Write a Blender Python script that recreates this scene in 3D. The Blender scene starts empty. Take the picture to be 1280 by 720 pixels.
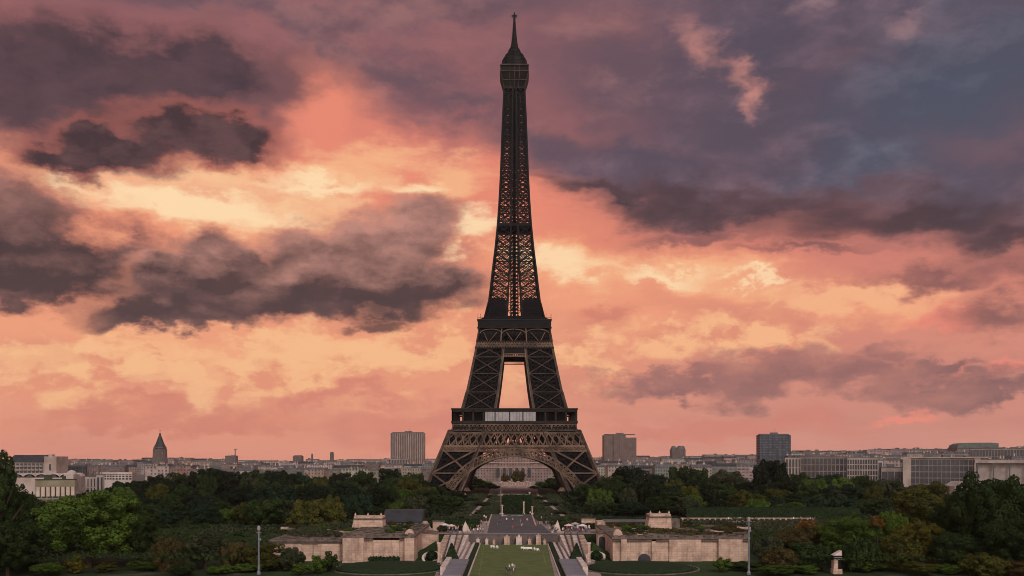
import bpy, bmesh, math, random
from mathutils import Vector, Matrix

# ------------------------------------------------------------------ camera, sky, sun, exposure
SC = bpy.context.scene
COL = SC.collection
EYE = 22.7          # eye height above the quay, metres
FPX = 1203.0        # focal length in pixels of the 1280 wide photograph
HOR = 574.0         # horizon line in the photograph

cd = bpy.data.cameras.new('camera')
cd.sensor_width = 36.0
cd.lens = 36.0 * FPX / 1280.0
cd.shift_y = (HOR - 360.0) / 1280.0
cd.clip_start = 0.5
cd.clip_end = 20000.0
cam = bpy.data.objects.new('camera', cd)
cam.location = (0, 0, EYE)
cam.rotation_euler = (math.radians(90), 0, 0)
COL.objects.link(cam)
SC.camera = cam

SUN_EL, SUN_AZ = 42.0, 160.0       # degrees; azimuth measured from the view direction, to the right
SUN_STRENGTH = 1.5
vs = SC.view_settings
vs.view_transform = 'Standard'
vs.look = 'None'
vs.exposure = 0.0
vs.gamma = 1.0
vs.use_curve_mapping = False
SC.render.engine = 'CYCLES'
cy = SC.cycles
cy.use_denoising = True
cy.filter_width = 1.0
cy.max_bounces = 4
cy.diffuse_bounces = 2
cy.glossy_bounces = 2
cy.transmission_bounces = 2
cy.transparent_max_bounces = 8
cy.volume_bounces = 0
cy.sample_clamp_indirect = 4.0


def lin(r, g, b):
    def f(c):
        c /= 255.0
        return c / 12.92 if c <= 0.04045 else ((c + 0.055) / 1.055) ** 2.4
    return (f(r), f(g), f(b), 1.0)


class Graph:
    """Small helper that writes shader node maths as function calls."""

    def __init__(self, tree):
        self.t = tree
        tree.nodes.clear()

    def node(self, kind, **props):
        n = self.t.nodes.new(kind)
        for k, v in props.items():
            setattr(n, k, v)
        return n

    def put(self, sock, v):
        if isinstance(v, bpy.types.NodeSocket):
            self.t.links.new(v, sock)
        else:
            sock.default_value = v

    def m(self, op, a, b=None, c=None, clamp=False):
        n = self.node('ShaderNodeMath', operation=op, use_clamp=clamp)
        self.put(n.inputs[0], a)
        if b is not None:
            self.put(n.inputs[1], b)
        if c is not None:
            self.put(n.inputs[2], c)
        return n.outputs[0]

    def v(self, op, a, b=None):
        n = self.node('ShaderNodeVectorMath', operation=op)
        self.put(n.inputs[0], a)
        if b is not None:
            self.put(n.inputs[1], b)
        return n.outputs[1] if op in ('LENGTH', 'DOT_PRODUCT') else n.outputs[0]

    def scale(self, a, s):
        n = self.node('ShaderNodeVectorMath', operation='SCALE')
        self.put(n.inputs[0], a)
        self.put(n.inputs[3], s)
        return n.outputs[0]

    def sep(self, a):
        n = self.node('ShaderNodeSeparateXYZ')
        self.put(n.inputs[0], a)
        return n.outputs

    def comb(self, x, y, z):
        n = self.node('ShaderNodeCombineXYZ')
        for i, q in enumerate((x, y, z)):
            self.put(n.inputs[i], q)
        return n.outputs[0]

    def noise(self, vec, scale, detail=4.0, rough=0.5, lac=2.0, dist=0.0):
        n = self.node('ShaderNodeTexNoise')
        self.put(n.inputs['Vector'], vec)
        for k, q in (('Scale', scale), ('Detail', detail), ('Roughness', rough), ('Lacunarity', lac), ('Distortion', dist)):
            self.put(n.inputs[k], q)
        return n.outputs[0], n.outputs[1]

    def smooth(self, x, lo, hi):
        n = self.node('ShaderNodeMapRange', interpolation_type='SMOOTHSTEP')
        self.put(n.inputs['Value'], x)
        self.put(n.inputs['From Min'], lo)
        self.put(n.inputs['From Max'], hi)
        return n.outputs[0]

    def linstep(self, x, lo, hi):
        n = self.node('ShaderNodeMapRange')
        self.put(n.inputs['Value'], x)
        self.put(n.inputs['From Min'], lo)
        self.put(n.inputs['From Max'], hi)
        return n.outputs[0]

    def mix(self, f, a, b, mode='MIX'):
        n = self.node('ShaderNodeMix', data_type='RGBA', blend_type=mode)
        self.put(n.inputs[0], f)
        self.put(n.inputs[6], a)
        self.put(n.inputs[7], b)
        return n.outputs[2]

    def ramp(self, x, stops):
        n = self.node('ShaderNodeValToRGB')
        self.put(n.inputs[0], x)
        e = n.color_ramp.elements
        while len(e) < len(stops):
            e.new(0.5)
        for q, (p, c) in zip(e, stops):
            q.position = p
            q.color = c
        return n.outputs[0]


def build_sky():
    w = bpy.data.worlds.new('World')

    w.use_nodes = True
    g = Graph(w.node_tree)
    d = g.v('NORMALIZE', g.node('ShaderNodeTexCoord').outputs['Generated'])
    x, y, z = g.sep(d)
    el = g.m('ARCTAN2', z, g.m('SQRT', g.m('ADD', g.m('MULTIPLY', x, x), g.m('MULTIPLY', y, y))))
    az = g.m('ARCTAN2', x, y)
    # cloud space: directions flattened towards the horizon
    P = g.comb(x, y, g.m('MULTIPLY', z, 1.9))
    w1 = g.v('SUBTRACT', g.noise(P, 7.0, 3.0, 0.5)[1], (0.5, 0.5, 0.5))
    w2 = g.v('SUBTRACT', g.noise(P, 26.0, 5.0, 0.62)[1], (0.5, 0.5, 0.5))
    big = g.noise(g.v('ADD', P, g.scale(w1, 0.10)), 6.0, 7.0, 0.56)[0]
    fine = g.noise(g.v('ADD', P, g.scale(w2, 0.03)), 24.0, 7.0, 0.6)[0]
    fine2 = g.noise(g.v('ADD', g.v('ADD', P, (-0.012, 0.0, 0.022)), g.scale(w2, 0.03)), 24.0, 7.0, 0.6)[0]
    big2 = g.noise(g.v('ADD', g.v('ADD', P, (-0.03, 0.0, 0.06)), g.scale(w1, 0.10)), 6.0, 7.0, 0.56)[0]
    relief = g.m('ADD', g.m('MULTIPLY', g.m('SUBTRACT', fine, fine2), 1.6), g.m('MULTIPLY', g.m('SUBTRACT', big, big2), 1.6))
    # long thin streaks
    PS = g.comb(x, y, g.m('MULTIPLY', z, 6.5))
    streak = g.noise(g.v('ADD', PS, g.scale(w1, 0.25)), 4.2, 6.0, 0.55)[0]
    w1s, w2s = g.sep(w1), g.sep(w2)

    def warped(a1, a2):
        uu = g.m('ADD', az, g.m('ADD', g.m('MULTIPLY', w1s[0], a1), g.m('MULTIPLY', w2s[0], a2)))
        vv = g.m('ADD', el, g.m('ADD', g.m('MULTIPLY', w1s[2], a1 * 0.75), g.m('MULTIPLY', w2s[2], a2)))
        return uu, vv
    coords = {}

    def where(px, py):
        dx, dz = (px - 640.0) / FPX, (HOR - py) / FPX
        return math.atan(dx), math.atan2(dz, math.hypot(dx, 1.0))

    bt = bpy.data.node_groups.new('ellipse_field', 'ShaderNodeTree')
    for q in ('u', 'v', 'u0', 'v0', 'ca', 'sa', 'sb', 'cb'):
        bt.interface.new_socket(q, in_out='INPUT', socket_type='NodeSocketFloat')
    bt.interface.new_socket('f', in_out='OUTPUT', socket_type='NodeSocketFloat')
    h = Graph(bt)
    gi, go = h.node('NodeGroupInput'), h.node('NodeGroupOutput')
    du, dv = h.m('SUBTRACT', gi.outputs[0], gi.outputs[2]), h.m('SUBTRACT', gi.outputs[1], gi.outputs[3])
    pp = h.m('ADD', h.m('MULTIPLY', du, gi.outputs[4]), h.m('MULTIPLY', dv, gi.outputs[5]))
    qq = h.m('ADD', h.m('MULTIPLY', du, gi.outputs[6]), h.m('MULTIPLY', dv, gi.outputs[7]))
    h.put(go.inputs[0], h.m('SUBTRACT', 1.0, h.m('SQRT', h.m('ADD', h.m('MULTIPLY', pp, pp), h.m('MULTIPLY', qq, qq)))))

    def blob(uv, px, py, rx, ry, rot=0.0):
        u0, v0 = where(px, py)
        k = math.cos(u0) / FPX
        a, b = rx * k * math.cos(u0), ry * k * math.cos(v0)
        c, s = math.cos(math.radians(rot)), math.sin(math.radians(rot))
        n = g.node('ShaderNodeGroup', node_tree=bt)
        for i, q in enumerate((uv[0], uv[1], u0, v0, c / a, s / a, -s / b, c / b)):
            g.put(n.inputs[i], q)
        return n.outputs[0]

    def field(uv, blobs, k=0.25):
        f = None
        for bl in blobs:
            q = blob(uv, *bl)
            f = q if f is None else g.m('SMOOTH_MAX', f, q, k)
        return f

    def vpos(py):
        return math.atan((HOR - py) / FPX)

    # ---- clear and thinly veiled air
    t = g.linstep(el, 0.0, 0.52)
    base_l = g.ramp(t, [(0.0, lin(222, 146, 124)), (0.10, lin(230, 150, 121)), (0.24, lin(238, 158, 120)), (0.42, lin(230, 138, 108)),
                        (0.58, lin(214, 124, 108)), (0.72, lin(170, 104, 102)), (0.86, lin(124, 88, 96)), (1.0, lin(104, 80, 90))])
    base_r = g.ramp(t, [(0.0, lin(212, 146, 130)), (0.10, lin(208, 136, 120)), (0.24, lin(214, 136, 116)), (0.42, lin(208, 124, 108)),
                        (0.58, lin(140, 94, 98)), (0.72, lin(106, 84, 96)), (0.86, lin(90, 84, 100)), (1.0, lin(80, 84, 102))])
    col = g.mix(g.smooth(az, -0.06, 0.34), base_l, base_r)
    # broad unevenness in the veil
    vn = g.m('MULTIPLY', g.smooth(streak, 0.44, 0.70), 0.32)
    col = g.mix(vn, col, lin(190, 116, 106))

    def light(blobs, colr, lo, hi, warp=(0.10, 0.05), amt=1.0, tex=None, tw=0.9):
        nonlocal col
        f = field(warped(*warp), blobs, 0.3)
        if tex is not None:
            f = g.m('ADD', f, g.m('MULTIPLY', g.m('SUBTRACT', tex, 0.5), tw))
        mk = g.m('MULTIPLY', g.smooth(f, lo, hi), amt)
        col = g.mix(mk, col, colr)

    def cloud(blobs, dark, pale, lo=0.0, hi=0.35, warp=(0.12, 0.05), rim=None, amt=1.0, tw=0.7, vbot=None, vtop=None, tex=None, pale_lo=0.42, pale_hi=0.68, rim_amt=0.75, rel=0.9):
        """One bank of cloud: ragged edge, darker underside, lit rim."""
        nonlocal col
        f = field(warped(*warp), blobs, 0.22)
        tx = fine if tex is None else tex
        f = g.m('ADD', f, g.m('MULTIPLY', g.m('SUBTRACT', tx, 0.5), tw))
        mk = g.m('MULTIPLY', g.smooth(f, lo, hi), amt)
        sh = g.smooth(g.m('ADD', g.m('MULTIPLY', big, 0.6), g.m('MULTIPLY', fine, 0.4)), pale_lo, pale_hi)
        if vbot is not None:
            hgt = g.smooth(g.m('ADD', el, g.m('MULTIPLY', w2s[2], 0.06)), vpos(vbot), vpos(vtop))
            sh = g.m('ADD', g.m('MULTIPLY', sh, 0.28), g.m('MULTIPLY', hgt, 0.72))
        sh = g.m('ADD', sh, g.m('MULTIPLY', relief, rel), clamp=True)
        body = g.mix(sh, dark, pale)
        if rim is not None:
            e = g.m('MULTIPLY', g.m('SUBTRACT', 1.0, g.smooth(f, hi * 0.5, hi * 0.5 + 0.32)), rim_amt)
            body = g.mix(e, body, rim)
        col = g.mix(mk, col, body)

    cream, gold, peach, salmon = lin(254, 220, 174), lin(245, 180, 134), lin(240, 158, 121), lin(230, 136, 112)
    # ---- glowing breaks
    light([(300, 262, 330, 85, 4), (60, 225, 170, 60, 0)], peach, 0.0, 0.6, tex=streak)
    light([(470, 215, 150, 90, 0), (420, 140, 110, 100, 40), (640, 250, 130, 90, 0)], salmon, 0.0, 0.7, tex=big)
    light([(270, 262, 250, 52, 3), (560, 235, 90, 40, 0), (430, 225, 120, 42, 10), (70, 235, 90, 35, -12)], gold, 0.0, 0.65, tex=streak, tw=1.9, amt=0.9)
    light([(250, 264, 220, 40, 4), (520, 232, 60, 20, 0), (585, 300, 60, 26, 0), (90, 245, 60, 22, -25), (400, 232, 90, 24, 0)], cream, 0.0, 0.7, tex=streak, tw=2.2, amt=0.92)
    cloud([(300, 246, 230, 13, 3), (190, 288, 170, 10, 2), (430, 222, 120, 10, 0), (380, 262, 90, 16, -4), (110, 256, 90, 9, -6)], lin(236, 156, 120), lin(246, 186, 138), -0.2, 0.9, tw=2.0, tex=streak, amt=0.75)
    # lit cumulus on the left, low
    cloud([(110, 455, 200, 62, 0), (400, 455, 230, 62, 2), (560, 440, 90, 60, 0)], lin(228, 146, 114), lin(246, 182, 132), -0.1, 0.7, tw=1.4, amt=0.85, rel=2.6, pale_lo=0.40, pale_hi=0.62)
    light([(60, 440, 130, 42, 0), (330, 440, 120, 38, 8), (480, 448, 110, 36, 14), (200, 480, 120, 24, 0)], lin(248, 192, 140), 0.08, 0.75, tex=fine, tw=3.0, amt=0.55, warp=(0.14, 0.08))
    light([(640, 465, 40, 70, 0)], gold, 0.0, 1.0, tex=fine, amt=0.7)
    # right of the tower
    light([(720, 340, 150, 62, -6), (900, 345, 190, 48, -10), (1090, 378, 170, 34, -8), (800, 410, 150, 60, 0)], peach, 0.0, 0.7, tex=streak, amt=0.85)
    light([(715, 325, 110, 34, -6), (870, 338, 170, 26, -10), (1060, 372, 150, 18, -8)], gold, 0.0, 0.75, tex=streak, tw=1.8, amt=0.85)
    light([(700, 325, 80, 22, -4), (820, 335, 110, 13, -8), (960, 350, 70, 10, -8)], cream, 0.1, 0.8, tex=streak, tw=1.2, amt=0.8)
    light([(955, 415, 90, 42, 8), (740, 400, 70, 34, 10), (850, 425, 110, 34, 0), (1010, 425, 50, 24, 0), (700, 450, 90, 40, 0)], gold, 0.0, 0.7, tex=fine, tw=2.3, amt=0.8, warp=(0.12, 0.08))
    cloud([(955, 418, 100, 46, 8), (740, 402, 80, 38, 10), (850, 428, 120, 38, 0), (700, 455, 90, 40, 0)], lin(222, 138, 112), lin(246, 182, 134), -0.1, 0.7, tw=1.4, amt=0.85, rel=2.6, pale_lo=0.40, pale_hi=0.62)
    light([(1135, 515, 55, 13, 6), (1190, 460, 40, 14, 0), (1260, 462, 40, 12, 0), (1190, 395, 70, 16, 0)], lin(240, 138, 118), 0.0, 0.6, tex=fine, amt=0.8)
    # pale cores inside the salmon veil
    cloud([(370, 330, 70, 30, 0), (750, 395, 55, 30, 0), (230, 515, 240, 22, 0)], lin(206, 122, 104), lin(222, 136, 110), 0.0, 0.5, tw=1.2, amt=0.7)
    cloud([(540, 530, 150, 30, 0), (900, 530, 220, 26, 0), (430, 500, 160, 14, 0)], lin(208, 124, 108), lin(216, 130, 110), 0.0, 0.7, tw=0.8, amt=0.7, tex=streak)
    # ---- soft mauve veil, top centre
    cloud([(520, 100, 220, 62, -10), (430, 60, 140, 40, -20), (700, 170, 150, 60, -8), (600, 135, 150, 40, 0), (300, 10, 360, 34, 0), (780, 90, 260, 130, 0), (560, 10, 240, 40, 0)],
          lin(100, 78, 88), lin(148, 104, 104), -0.2, 0.9, tw=1.0, tex=big, amt=0.94, rel=0.35)
    # ---- great slate bank on the right
    cloud([(1000, 170, 340, 130, -4), (1200, 90, 280, 150, 0), (830, 210, 220, 66, -8), (1250, 230, 260, 100, 0), (960, 60, 190, 120, 20)],
          lin(84, 74, 88), lin(116, 94, 106), -0.2, 0.75, tw=0.6, tex=big, amt=0.97, rel=0.22)
    cloud([(1200, 110, 230, 160, 20), (1300, 60, 170, 150, 0), (1110, 200, 180, 60, 0)], lin(74, 80, 97), lin(98, 102, 117), -0.1, 1.0, tw=0.5, tex=big, amt=0.9, rel=0.22)
    light([(885, 55, 30, 52, 28), (925, 95, 50, 20, -38), (942, 120, 14, 32, 0)], lin(206, 138, 126), -0.2, 1.5, tex=fine, tw=1.5, amt=0.85, warp=(0.06, 0.06))
    light([(1010, 12, 46, 18, 0), (1115, 18, 40, 16, 0)], lin(150, 118, 122), 0.0, 1.0, tex=fine, tw=1.2, amt=0.7)
    cloud([(900, 252, 250, 34, -4), (1150, 275, 250, 44, -3), (760, 238, 100, 20, -8), (1270, 295, 150, 40, 0)],
          lin(72, 55, 60), lin(94, 70, 76), -0.1, 0.8, tw=1.1, tex=streak, amt=0.95, rel=0.3)
    cloud([(870, 290, 110, 13, -4), (1010, 315, 120, 12, -6), (1180, 350, 150, 20, -4), (1260, 395, 120, 28, 0), (1250, 340, 150, 26, 0)], lin(124, 82, 82), lin(172, 106, 98), -0.1, 0.9, tw=1.1, tex=streak, amt=0.85, rel=0.4)
    # low grey-mauve band on the right
    cloud([(1040, 470, 210, 34, 2), (860, 482, 130, 15, 0), (1190, 482, 130, 24, 0), (1110, 442, 70, 18, 0), (980, 455, 90, 26, 10)],
          lin(140, 95, 94), lin(182, 120, 108), -0.1, 0.6, tw=1.3, amt=0.9, vbot=505, vtop=440)
    cloud([(1245, 488, 80, 13, 0), (1185, 458, 60, 13, 0)], lin(132, 92, 92), lin(160, 108, 102), 0.0, 0.6, tw=1.2, amt=0.9)
    # ---- dark cumulus banks on the left
    cloud([(170, 165, 230, 46, 0), (330, 120, 90, 60, 30), (30, 150, 150, 60, 0), (120, 215, 140, 22, 0)], lin(104, 74, 79), lin(146, 94, 94), -0.15, 0.75, tw=0.7, tex=big, amt=0.9, rel=0.4)
    cloud([(120, 92, 270, 84, -4), (10, 90, 220, 96, 0), (258, 98, 125, 70, 0), (80, 145, 220, 50, 0)],
          lin(62, 49, 56), lin(92, 68, 73), -0.1, 0.62, tw=0.45, rim=lin(128, 86, 88), rim_amt=0.6, warp=(0.08, 0.05), vbot=30, vtop=150, rel=0.7)
    cloud([(250, 176, 125, 46, 0), (150, 192, 155, 42, 4), (70, 200, 90, 30, 0), (300, 180, 64, 44, 0)],
          lin(68, 49, 52), lin(100, 70, 70), -0.15, 0.55, tw=0.55, rim=lin(196, 110, 96), rim_amt=0.5, warp=(0.08, 0.05))
    cloud([(60, 318, 175, 66, -6), (0, 280, 130, 74, 0), (150, 335, 135, 52, -4), (30, 350, 160, 38, 0)],
          lin(74, 53, 53), lin(152, 107, 98), -0.08, 0.45, tw=0.6, rim=lin(206, 126, 106), rim_amt=0.5, vbot=372, vtop=240, warp=(0.07, 0.05), rel=0.6)
    cloud([(262, 330, 62, 46, 0), (225, 350, 90, 44, 0), (522, 286, 66, 50, 0), (455, 306, 80, 52, 0), (385, 328, 80, 54, 0), (460, 345, 160, 54, 0), (330, 372, 205, 36, 3), (548, 352, 86, 38, 0), (220, 390, 150, 26, 4), (440, 368, 180, 34, 0), (300, 345, 70, 40, 0)],
          lin(82, 58, 57), lin(188, 134, 120), -0.08, 0.36, tw=0.40, rim=lin(218, 140, 114), rim_amt=0.5, vbot=395, vtop=255, warp=(0.055, 0.05), rel=0.6)
    cloud([(440, 382, 190, 24, 0), (480, 402, 70, 12, 0), (200, 402, 120, 14, 4), (250, 375, 130, 22, 0)], lin(74, 54, 55), lin(96, 69, 68), -0.1, 0.8, tw=0.6, amt=0.85, rel=0.6)

    # ---- the rest of the dome: broken cloud beyond the frame, warm afterglow behind the viewer
    back = g.smooth(g.m('MULTIPLY', y, -1.0), 0.0, 0.75)
    far_side = g.smooth(g.m('ABSOLUTE', az), 0.62, 0.95)
    up = g.smooth(el, 0.50, 0.75)
    out = g.m('MAXIMUM', far_side, up)
    bc = g.mix(g.smooth(big, 0.42, 0.62), g.ramp(g.linstep(el, 0.0, 1.3), [(0.0, lin(214, 136, 112)), (0.3, lin(190, 122, 110)), (0.6, lin(110, 92, 106)), (1.0, lin(86, 84, 104))]),
               g.ramp(g.linstep(el, 0.0, 1.3), [(0.0, lin(150, 104, 98)), (0.4, lin(96, 72, 80)), (1.0, lin(70, 66, 82))]))
    col = g.mix(out, col, bc)
    glow = g.mix(g.smooth(el, 0.0, 0.9), (1.85, 1.48, 1.28, 1), (0.70, 0.70, 0.76, 1))
    glow = g.mix(g.m('MULTIPLY', g.smooth(big, 0.45, 0.65), 0.5), glow, (0.5, 0.4, 0.38, 1))
    col = g.mix(back, col, glow)
    bgc = g.node('ShaderNodeBackground')
    g.put(bgc.inputs[0], col)
    g.put(bgc.inputs[1], SKY_GAIN)
    # the clear sky above the clouds
    sky = g.node('ShaderNodeTexSky', sky_type='NISHITA', sun_disc=False)
    sky.sun_elevation = math.radians(SUN_EL)
    sky.sun_rotation = math.radians(SUN_AZ)
    bgs = g.node('ShaderNodeBackground')
    g.put(bgs.inputs[0], sky.outputs[0])
    g.put(bgs.inputs[1], 0.05)
    mx = g.node('ShaderNodeMixShader')
    g.put(mx.inputs[0], 0.97)
    g.put(mx.inputs[1], bgs.outputs[0])
    g.put(mx.inputs[2], bgc.outputs[0])
    o = g.node('ShaderNodeOutputWorld')
    g.put(o.inputs[0], mx.outputs[0])
    SC.world = w
    w.cycles.sampling_method = 'MANUAL'
    w.cycles.sample_map_resolution = 512


SKY_GAIN = 1.04
build_sky()

sl = bpy.data.lights.new('sun', 'SUN')
sl.energy = SUN_STRENGTH
sl.angle = math.radians(14)
sl.color = (1.0, 0.88, 0.78)
sun = bpy.data.objects.new('sun', sl)
sa, se = math.radians(SUN_AZ), math.radians(SUN_EL)
sun_dir = Vector((math.sin(sa) * math.cos(se), math.cos(sa) * math.cos(se), math.sin(se)))
sun.rotation_euler = sun_dir.to_track_quat('Z', 'Y').to_euler()
sun.location = (0, -50, 200)
COL.objects.link(sun)

# ------------------------------------------------------------------ helpers
class MB:
    """Collects boxes, bars, tubes and sheets; build() links them as one mesh object."""

    def __init__(self):
        self.v, self.f = [], []

    def hexa(self, p):
        n = len(self.v)
        self.v += [tuple(q) for q in p]
        for a in ((0, 3, 2, 1), (4, 5, 6, 7), (0, 1, 5, 4), (1, 2, 6, 5), (2, 3, 7, 6), (3, 0, 4, 7)):
            self.f.append(tuple(n + i for i in a))

    def box(self, x0, x1, y0, y1, z0, z1):
        self.hexa([(x0, y0, z0), (x1, y0, z0), (x1, y1, z0), (x0, y1, z0), (x0, y0, z1), (x1, y0, z1), (x1, y1, z1), (x0, y1, z1)])

    def bar(self, a, b, w, h=None):
        a, b = Vector(a), Vector(b)
        d = b - a
        if d.length < 1e-6:
            return
        d.normalize()
        up = Vector((0, 0, 1)) if abs(d.z) < 0.95 else Vector((0, 1, 0))
        s = d.cross(up).normalized()
        t = s.cross(d)
        s, t = s * (w / 2), t * ((h or w) / 2)
        self.hexa([a - s - t, a + s - t, a + s + t, a - s + t, b - s - t, b + s - t, b + s + t, b - s + t])

    def tube(self, a, b, r0, r1, n=8, caps=True):
        a, b = Vector(a), Vector(b)
        d = (b - a).normalized()
        up = Vector((0, 0, 1)) if abs(d.z) < 0.95 else Vector((1, 0, 0))
        s = d.cross(up).normalized()
        t = s.cross(d)
        k = len(self.v)
        for c, r in ((a, r0), (b, r1)):
            for i in range(n):
                q = 2 * math.pi * i / n
                self.v.append(tuple(c + s * (r * math.cos(q)) + t * (r * math.sin(q))))
        for i in range(n):
            j = (i + 1) % n
            self.f.append((k + i, k + j, k + n + j, k + n + i))
        if caps:
            self.f.append(tuple(k + i for i in range(n))[::-1])
            self.f.append(tuple(k + n + i for i in range(n)))

    def lathe(self, prof, n=16, c=(0, 0, 0), sx=1.0, sy=1.0):
        k = len(self.v)
        for r, z in prof:
            for i in range(n):
                q = 2 * math.pi * i / n
                self.v.append((c[0] + r * sx * math.cos(q), c[1] + r * sy * math.sin(q), c[2] + z))
        for a in range(len(prof) - 1):
            for i in range(n):
                j = (i + 1) % n
                self.f.append((k + a * n + i, k + a * n + j, k + (a + 1) * n + j, k + (a + 1) * n + i))
        self.f.append(tuple(k + i for i in range(n))[::-1])
        m = len(prof) - 1
        self.f.append(tuple(k + m * n + i for i in range(n)))

    def sheet(self, pts):
        k = len(self.v)
        self.v += [tuple(p) for p in pts]
        self.f.append(tuple(range(k, k + len(pts))))

    def frustum(self, x0, x1, y0, y1, z0, X0, X1, Y0, Y1, z1):
        self.hexa([(x0, y0, z0), (x1, y0, z0), (x1, y1, z0), (x0, y1, z0), (X0, Y0, z1), (X1, Y0, z1), (X1, Y1, z1), (X0, Y1, z1)])

    def build(self, name, mat, parent=None, smooth=False):
        me = bpy.data.meshes.new(name)
        me.from_pydata(self.v, [], self.f)
        if smooth:
            me.polygons.foreach_set('use_smooth', [True] * len(me.polygons))
        me.update()
        o = bpy.data.objects.new(name, me)
        if mat is not None:
            me.materials.append(mat)
        COL.objects.link(o)
        if parent is not None:
            o.parent = parent
        return o


def thing(name, label, cat, loc=(0, 0, 0), rz=0.0, group=None):
    o = bpy.data.objects.new(name, None)
    o.empty_display_size = 0.5
    o.location = loc
    o.rotation_euler = (0, 0, rz)
    COL.objects.link(o)
    return tag(o, label, cat, group)


def tag(o, label, cat, group=None):
    o['label'] = label
    o['category'] = cat
    if group:
        o['group'] = group
    return o


def struct(o, kind='structure'):
    o['kind'] = kind
    return o


def wx(px, Y):
    return (px - 640.0) * Y / FPX


def wz(py, Y):
    return EYE + (HOR - py) * Y / FPX


ORD = ['first', 'second', 'third', 'fourth', 'fifth', 'sixth', 'seventh', 'eighth', 'ninth', 'tenth', 'eleventh', 'twelfth', 'thirteenth', 'fourteenth', 'fifteenth',
       'sixteenth', 'seventeenth', 'eighteenth', 'nineteenth', 'twentieth']


# ------------------------------------------------------------------ materials
def material(name, c0, c1=None, scale=0.5, rough=0.75, metal=0.0, detail=5.0, objcol=False, stretch=(1, 1, 1), bump=0.0, lo=0.35, hi=0.65, spec=None):
    m = bpy.data.materials.new(name)
    m.use_nodes = True
    g = Graph(m.node_tree)
    p = g.node('ShaderNodeBsdfPrincipled')
    co = g.node('ShaderNodeTexCoord').outputs['Object']
    co = g.v('MULTIPLY', co, stretch)
    n = g.noise(co, scale, detail, 0.6)[0]
    c1 = c1 or tuple(q * 0.7 for q in c0[:3])
    col = g.mix(g.smooth(n, lo, hi), (*c0[:3], 1), (*c1[:3], 1))
    if objcol:
        col = g.mix(1.0, col, g.node('ShaderNodeObjectInfo').outputs['Color'], 'MULTIPLY')
    g.put(p.inputs['Base Color'], col)
    g.put(p.inputs['Roughness'], rough)
    g.put(p.inputs['Metallic'], metal)
    g.put(p.inputs['Specular IOR Level'], spec if spec is not None else (0.12 if rough > 0.5 else 0.5))
    if bump:
        b = g.node('ShaderNodeBump')
        g.put(b.inputs['Strength'], bump)
        g.put(b.inputs['Height'], n)
        g.put(p.inputs['Normal'], b.outputs[0])
    o = g.node('ShaderNodeOutputMaterial')
    g.put(o.inputs[0], p.outputs[0])
    return m


def ashlar(name, c0, c1, bw=1.5, bh=0.62):
    """Weathered block masonry: courses, block to block colour, grime."""
    m = bpy.data.materials.new(name)
    m.use_nodes = True
    g = Graph(m.node_tree)
    p = g.node('ShaderNodeBsdfPrincipled')
    co = g.node('ShaderNodeTexCoord').outputs['Object']
    x, y, z = g.sep(co)
    bt = g.node('ShaderNodeTexBrick')
    g.put(bt.inputs['Vector'], g.comb(g.m('ADD', x, y), z, 0.0))
    for k, q in (('Color1', (1.06, 1.05, 1.04, 1)), ('Color2', (.88, .87, .87, 1)), ('Mortar', (.70, .67, .66, 1)), ('Scale', 1.0), ('Mortar Size', .035), ('Brick Width', bw), ('Row Height', bh), ('Mortar Smooth', .3)):
        g.put(bt.inputs[k], q)
    n = g.noise(co, 0.35, 9.0, 0.66)[0]
    st = g.noise(g.v('MULTIPLY', co, (1.0, 1.0, 0.12)), 0.9, 6.0, 0.6)[0]
    col = g.mix(g.smooth(n, 0.38, 0.7), (*c0, 1), (*c1, 1))
    col = g.mix(1.0, col, bt.outputs[0], 'MULTIPLY')
    col = g.mix(g.m('MULTIPLY', g.smooth(st, 0.52, 0.72), 0.55), col, (c1[0] * .45, c1[1] * .45, c1[2] * .45, 1))
    g.put(p.inputs['Base Color'], col)
    g.put(p.inputs['Roughness'], 0.9)
    g.put(p.inputs['Specular IOR Level'], 0.12)
    o = g.node('ShaderNodeOutputMaterial')
    g.put(o.inputs[0], p.outputs[0])
    return m


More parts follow.
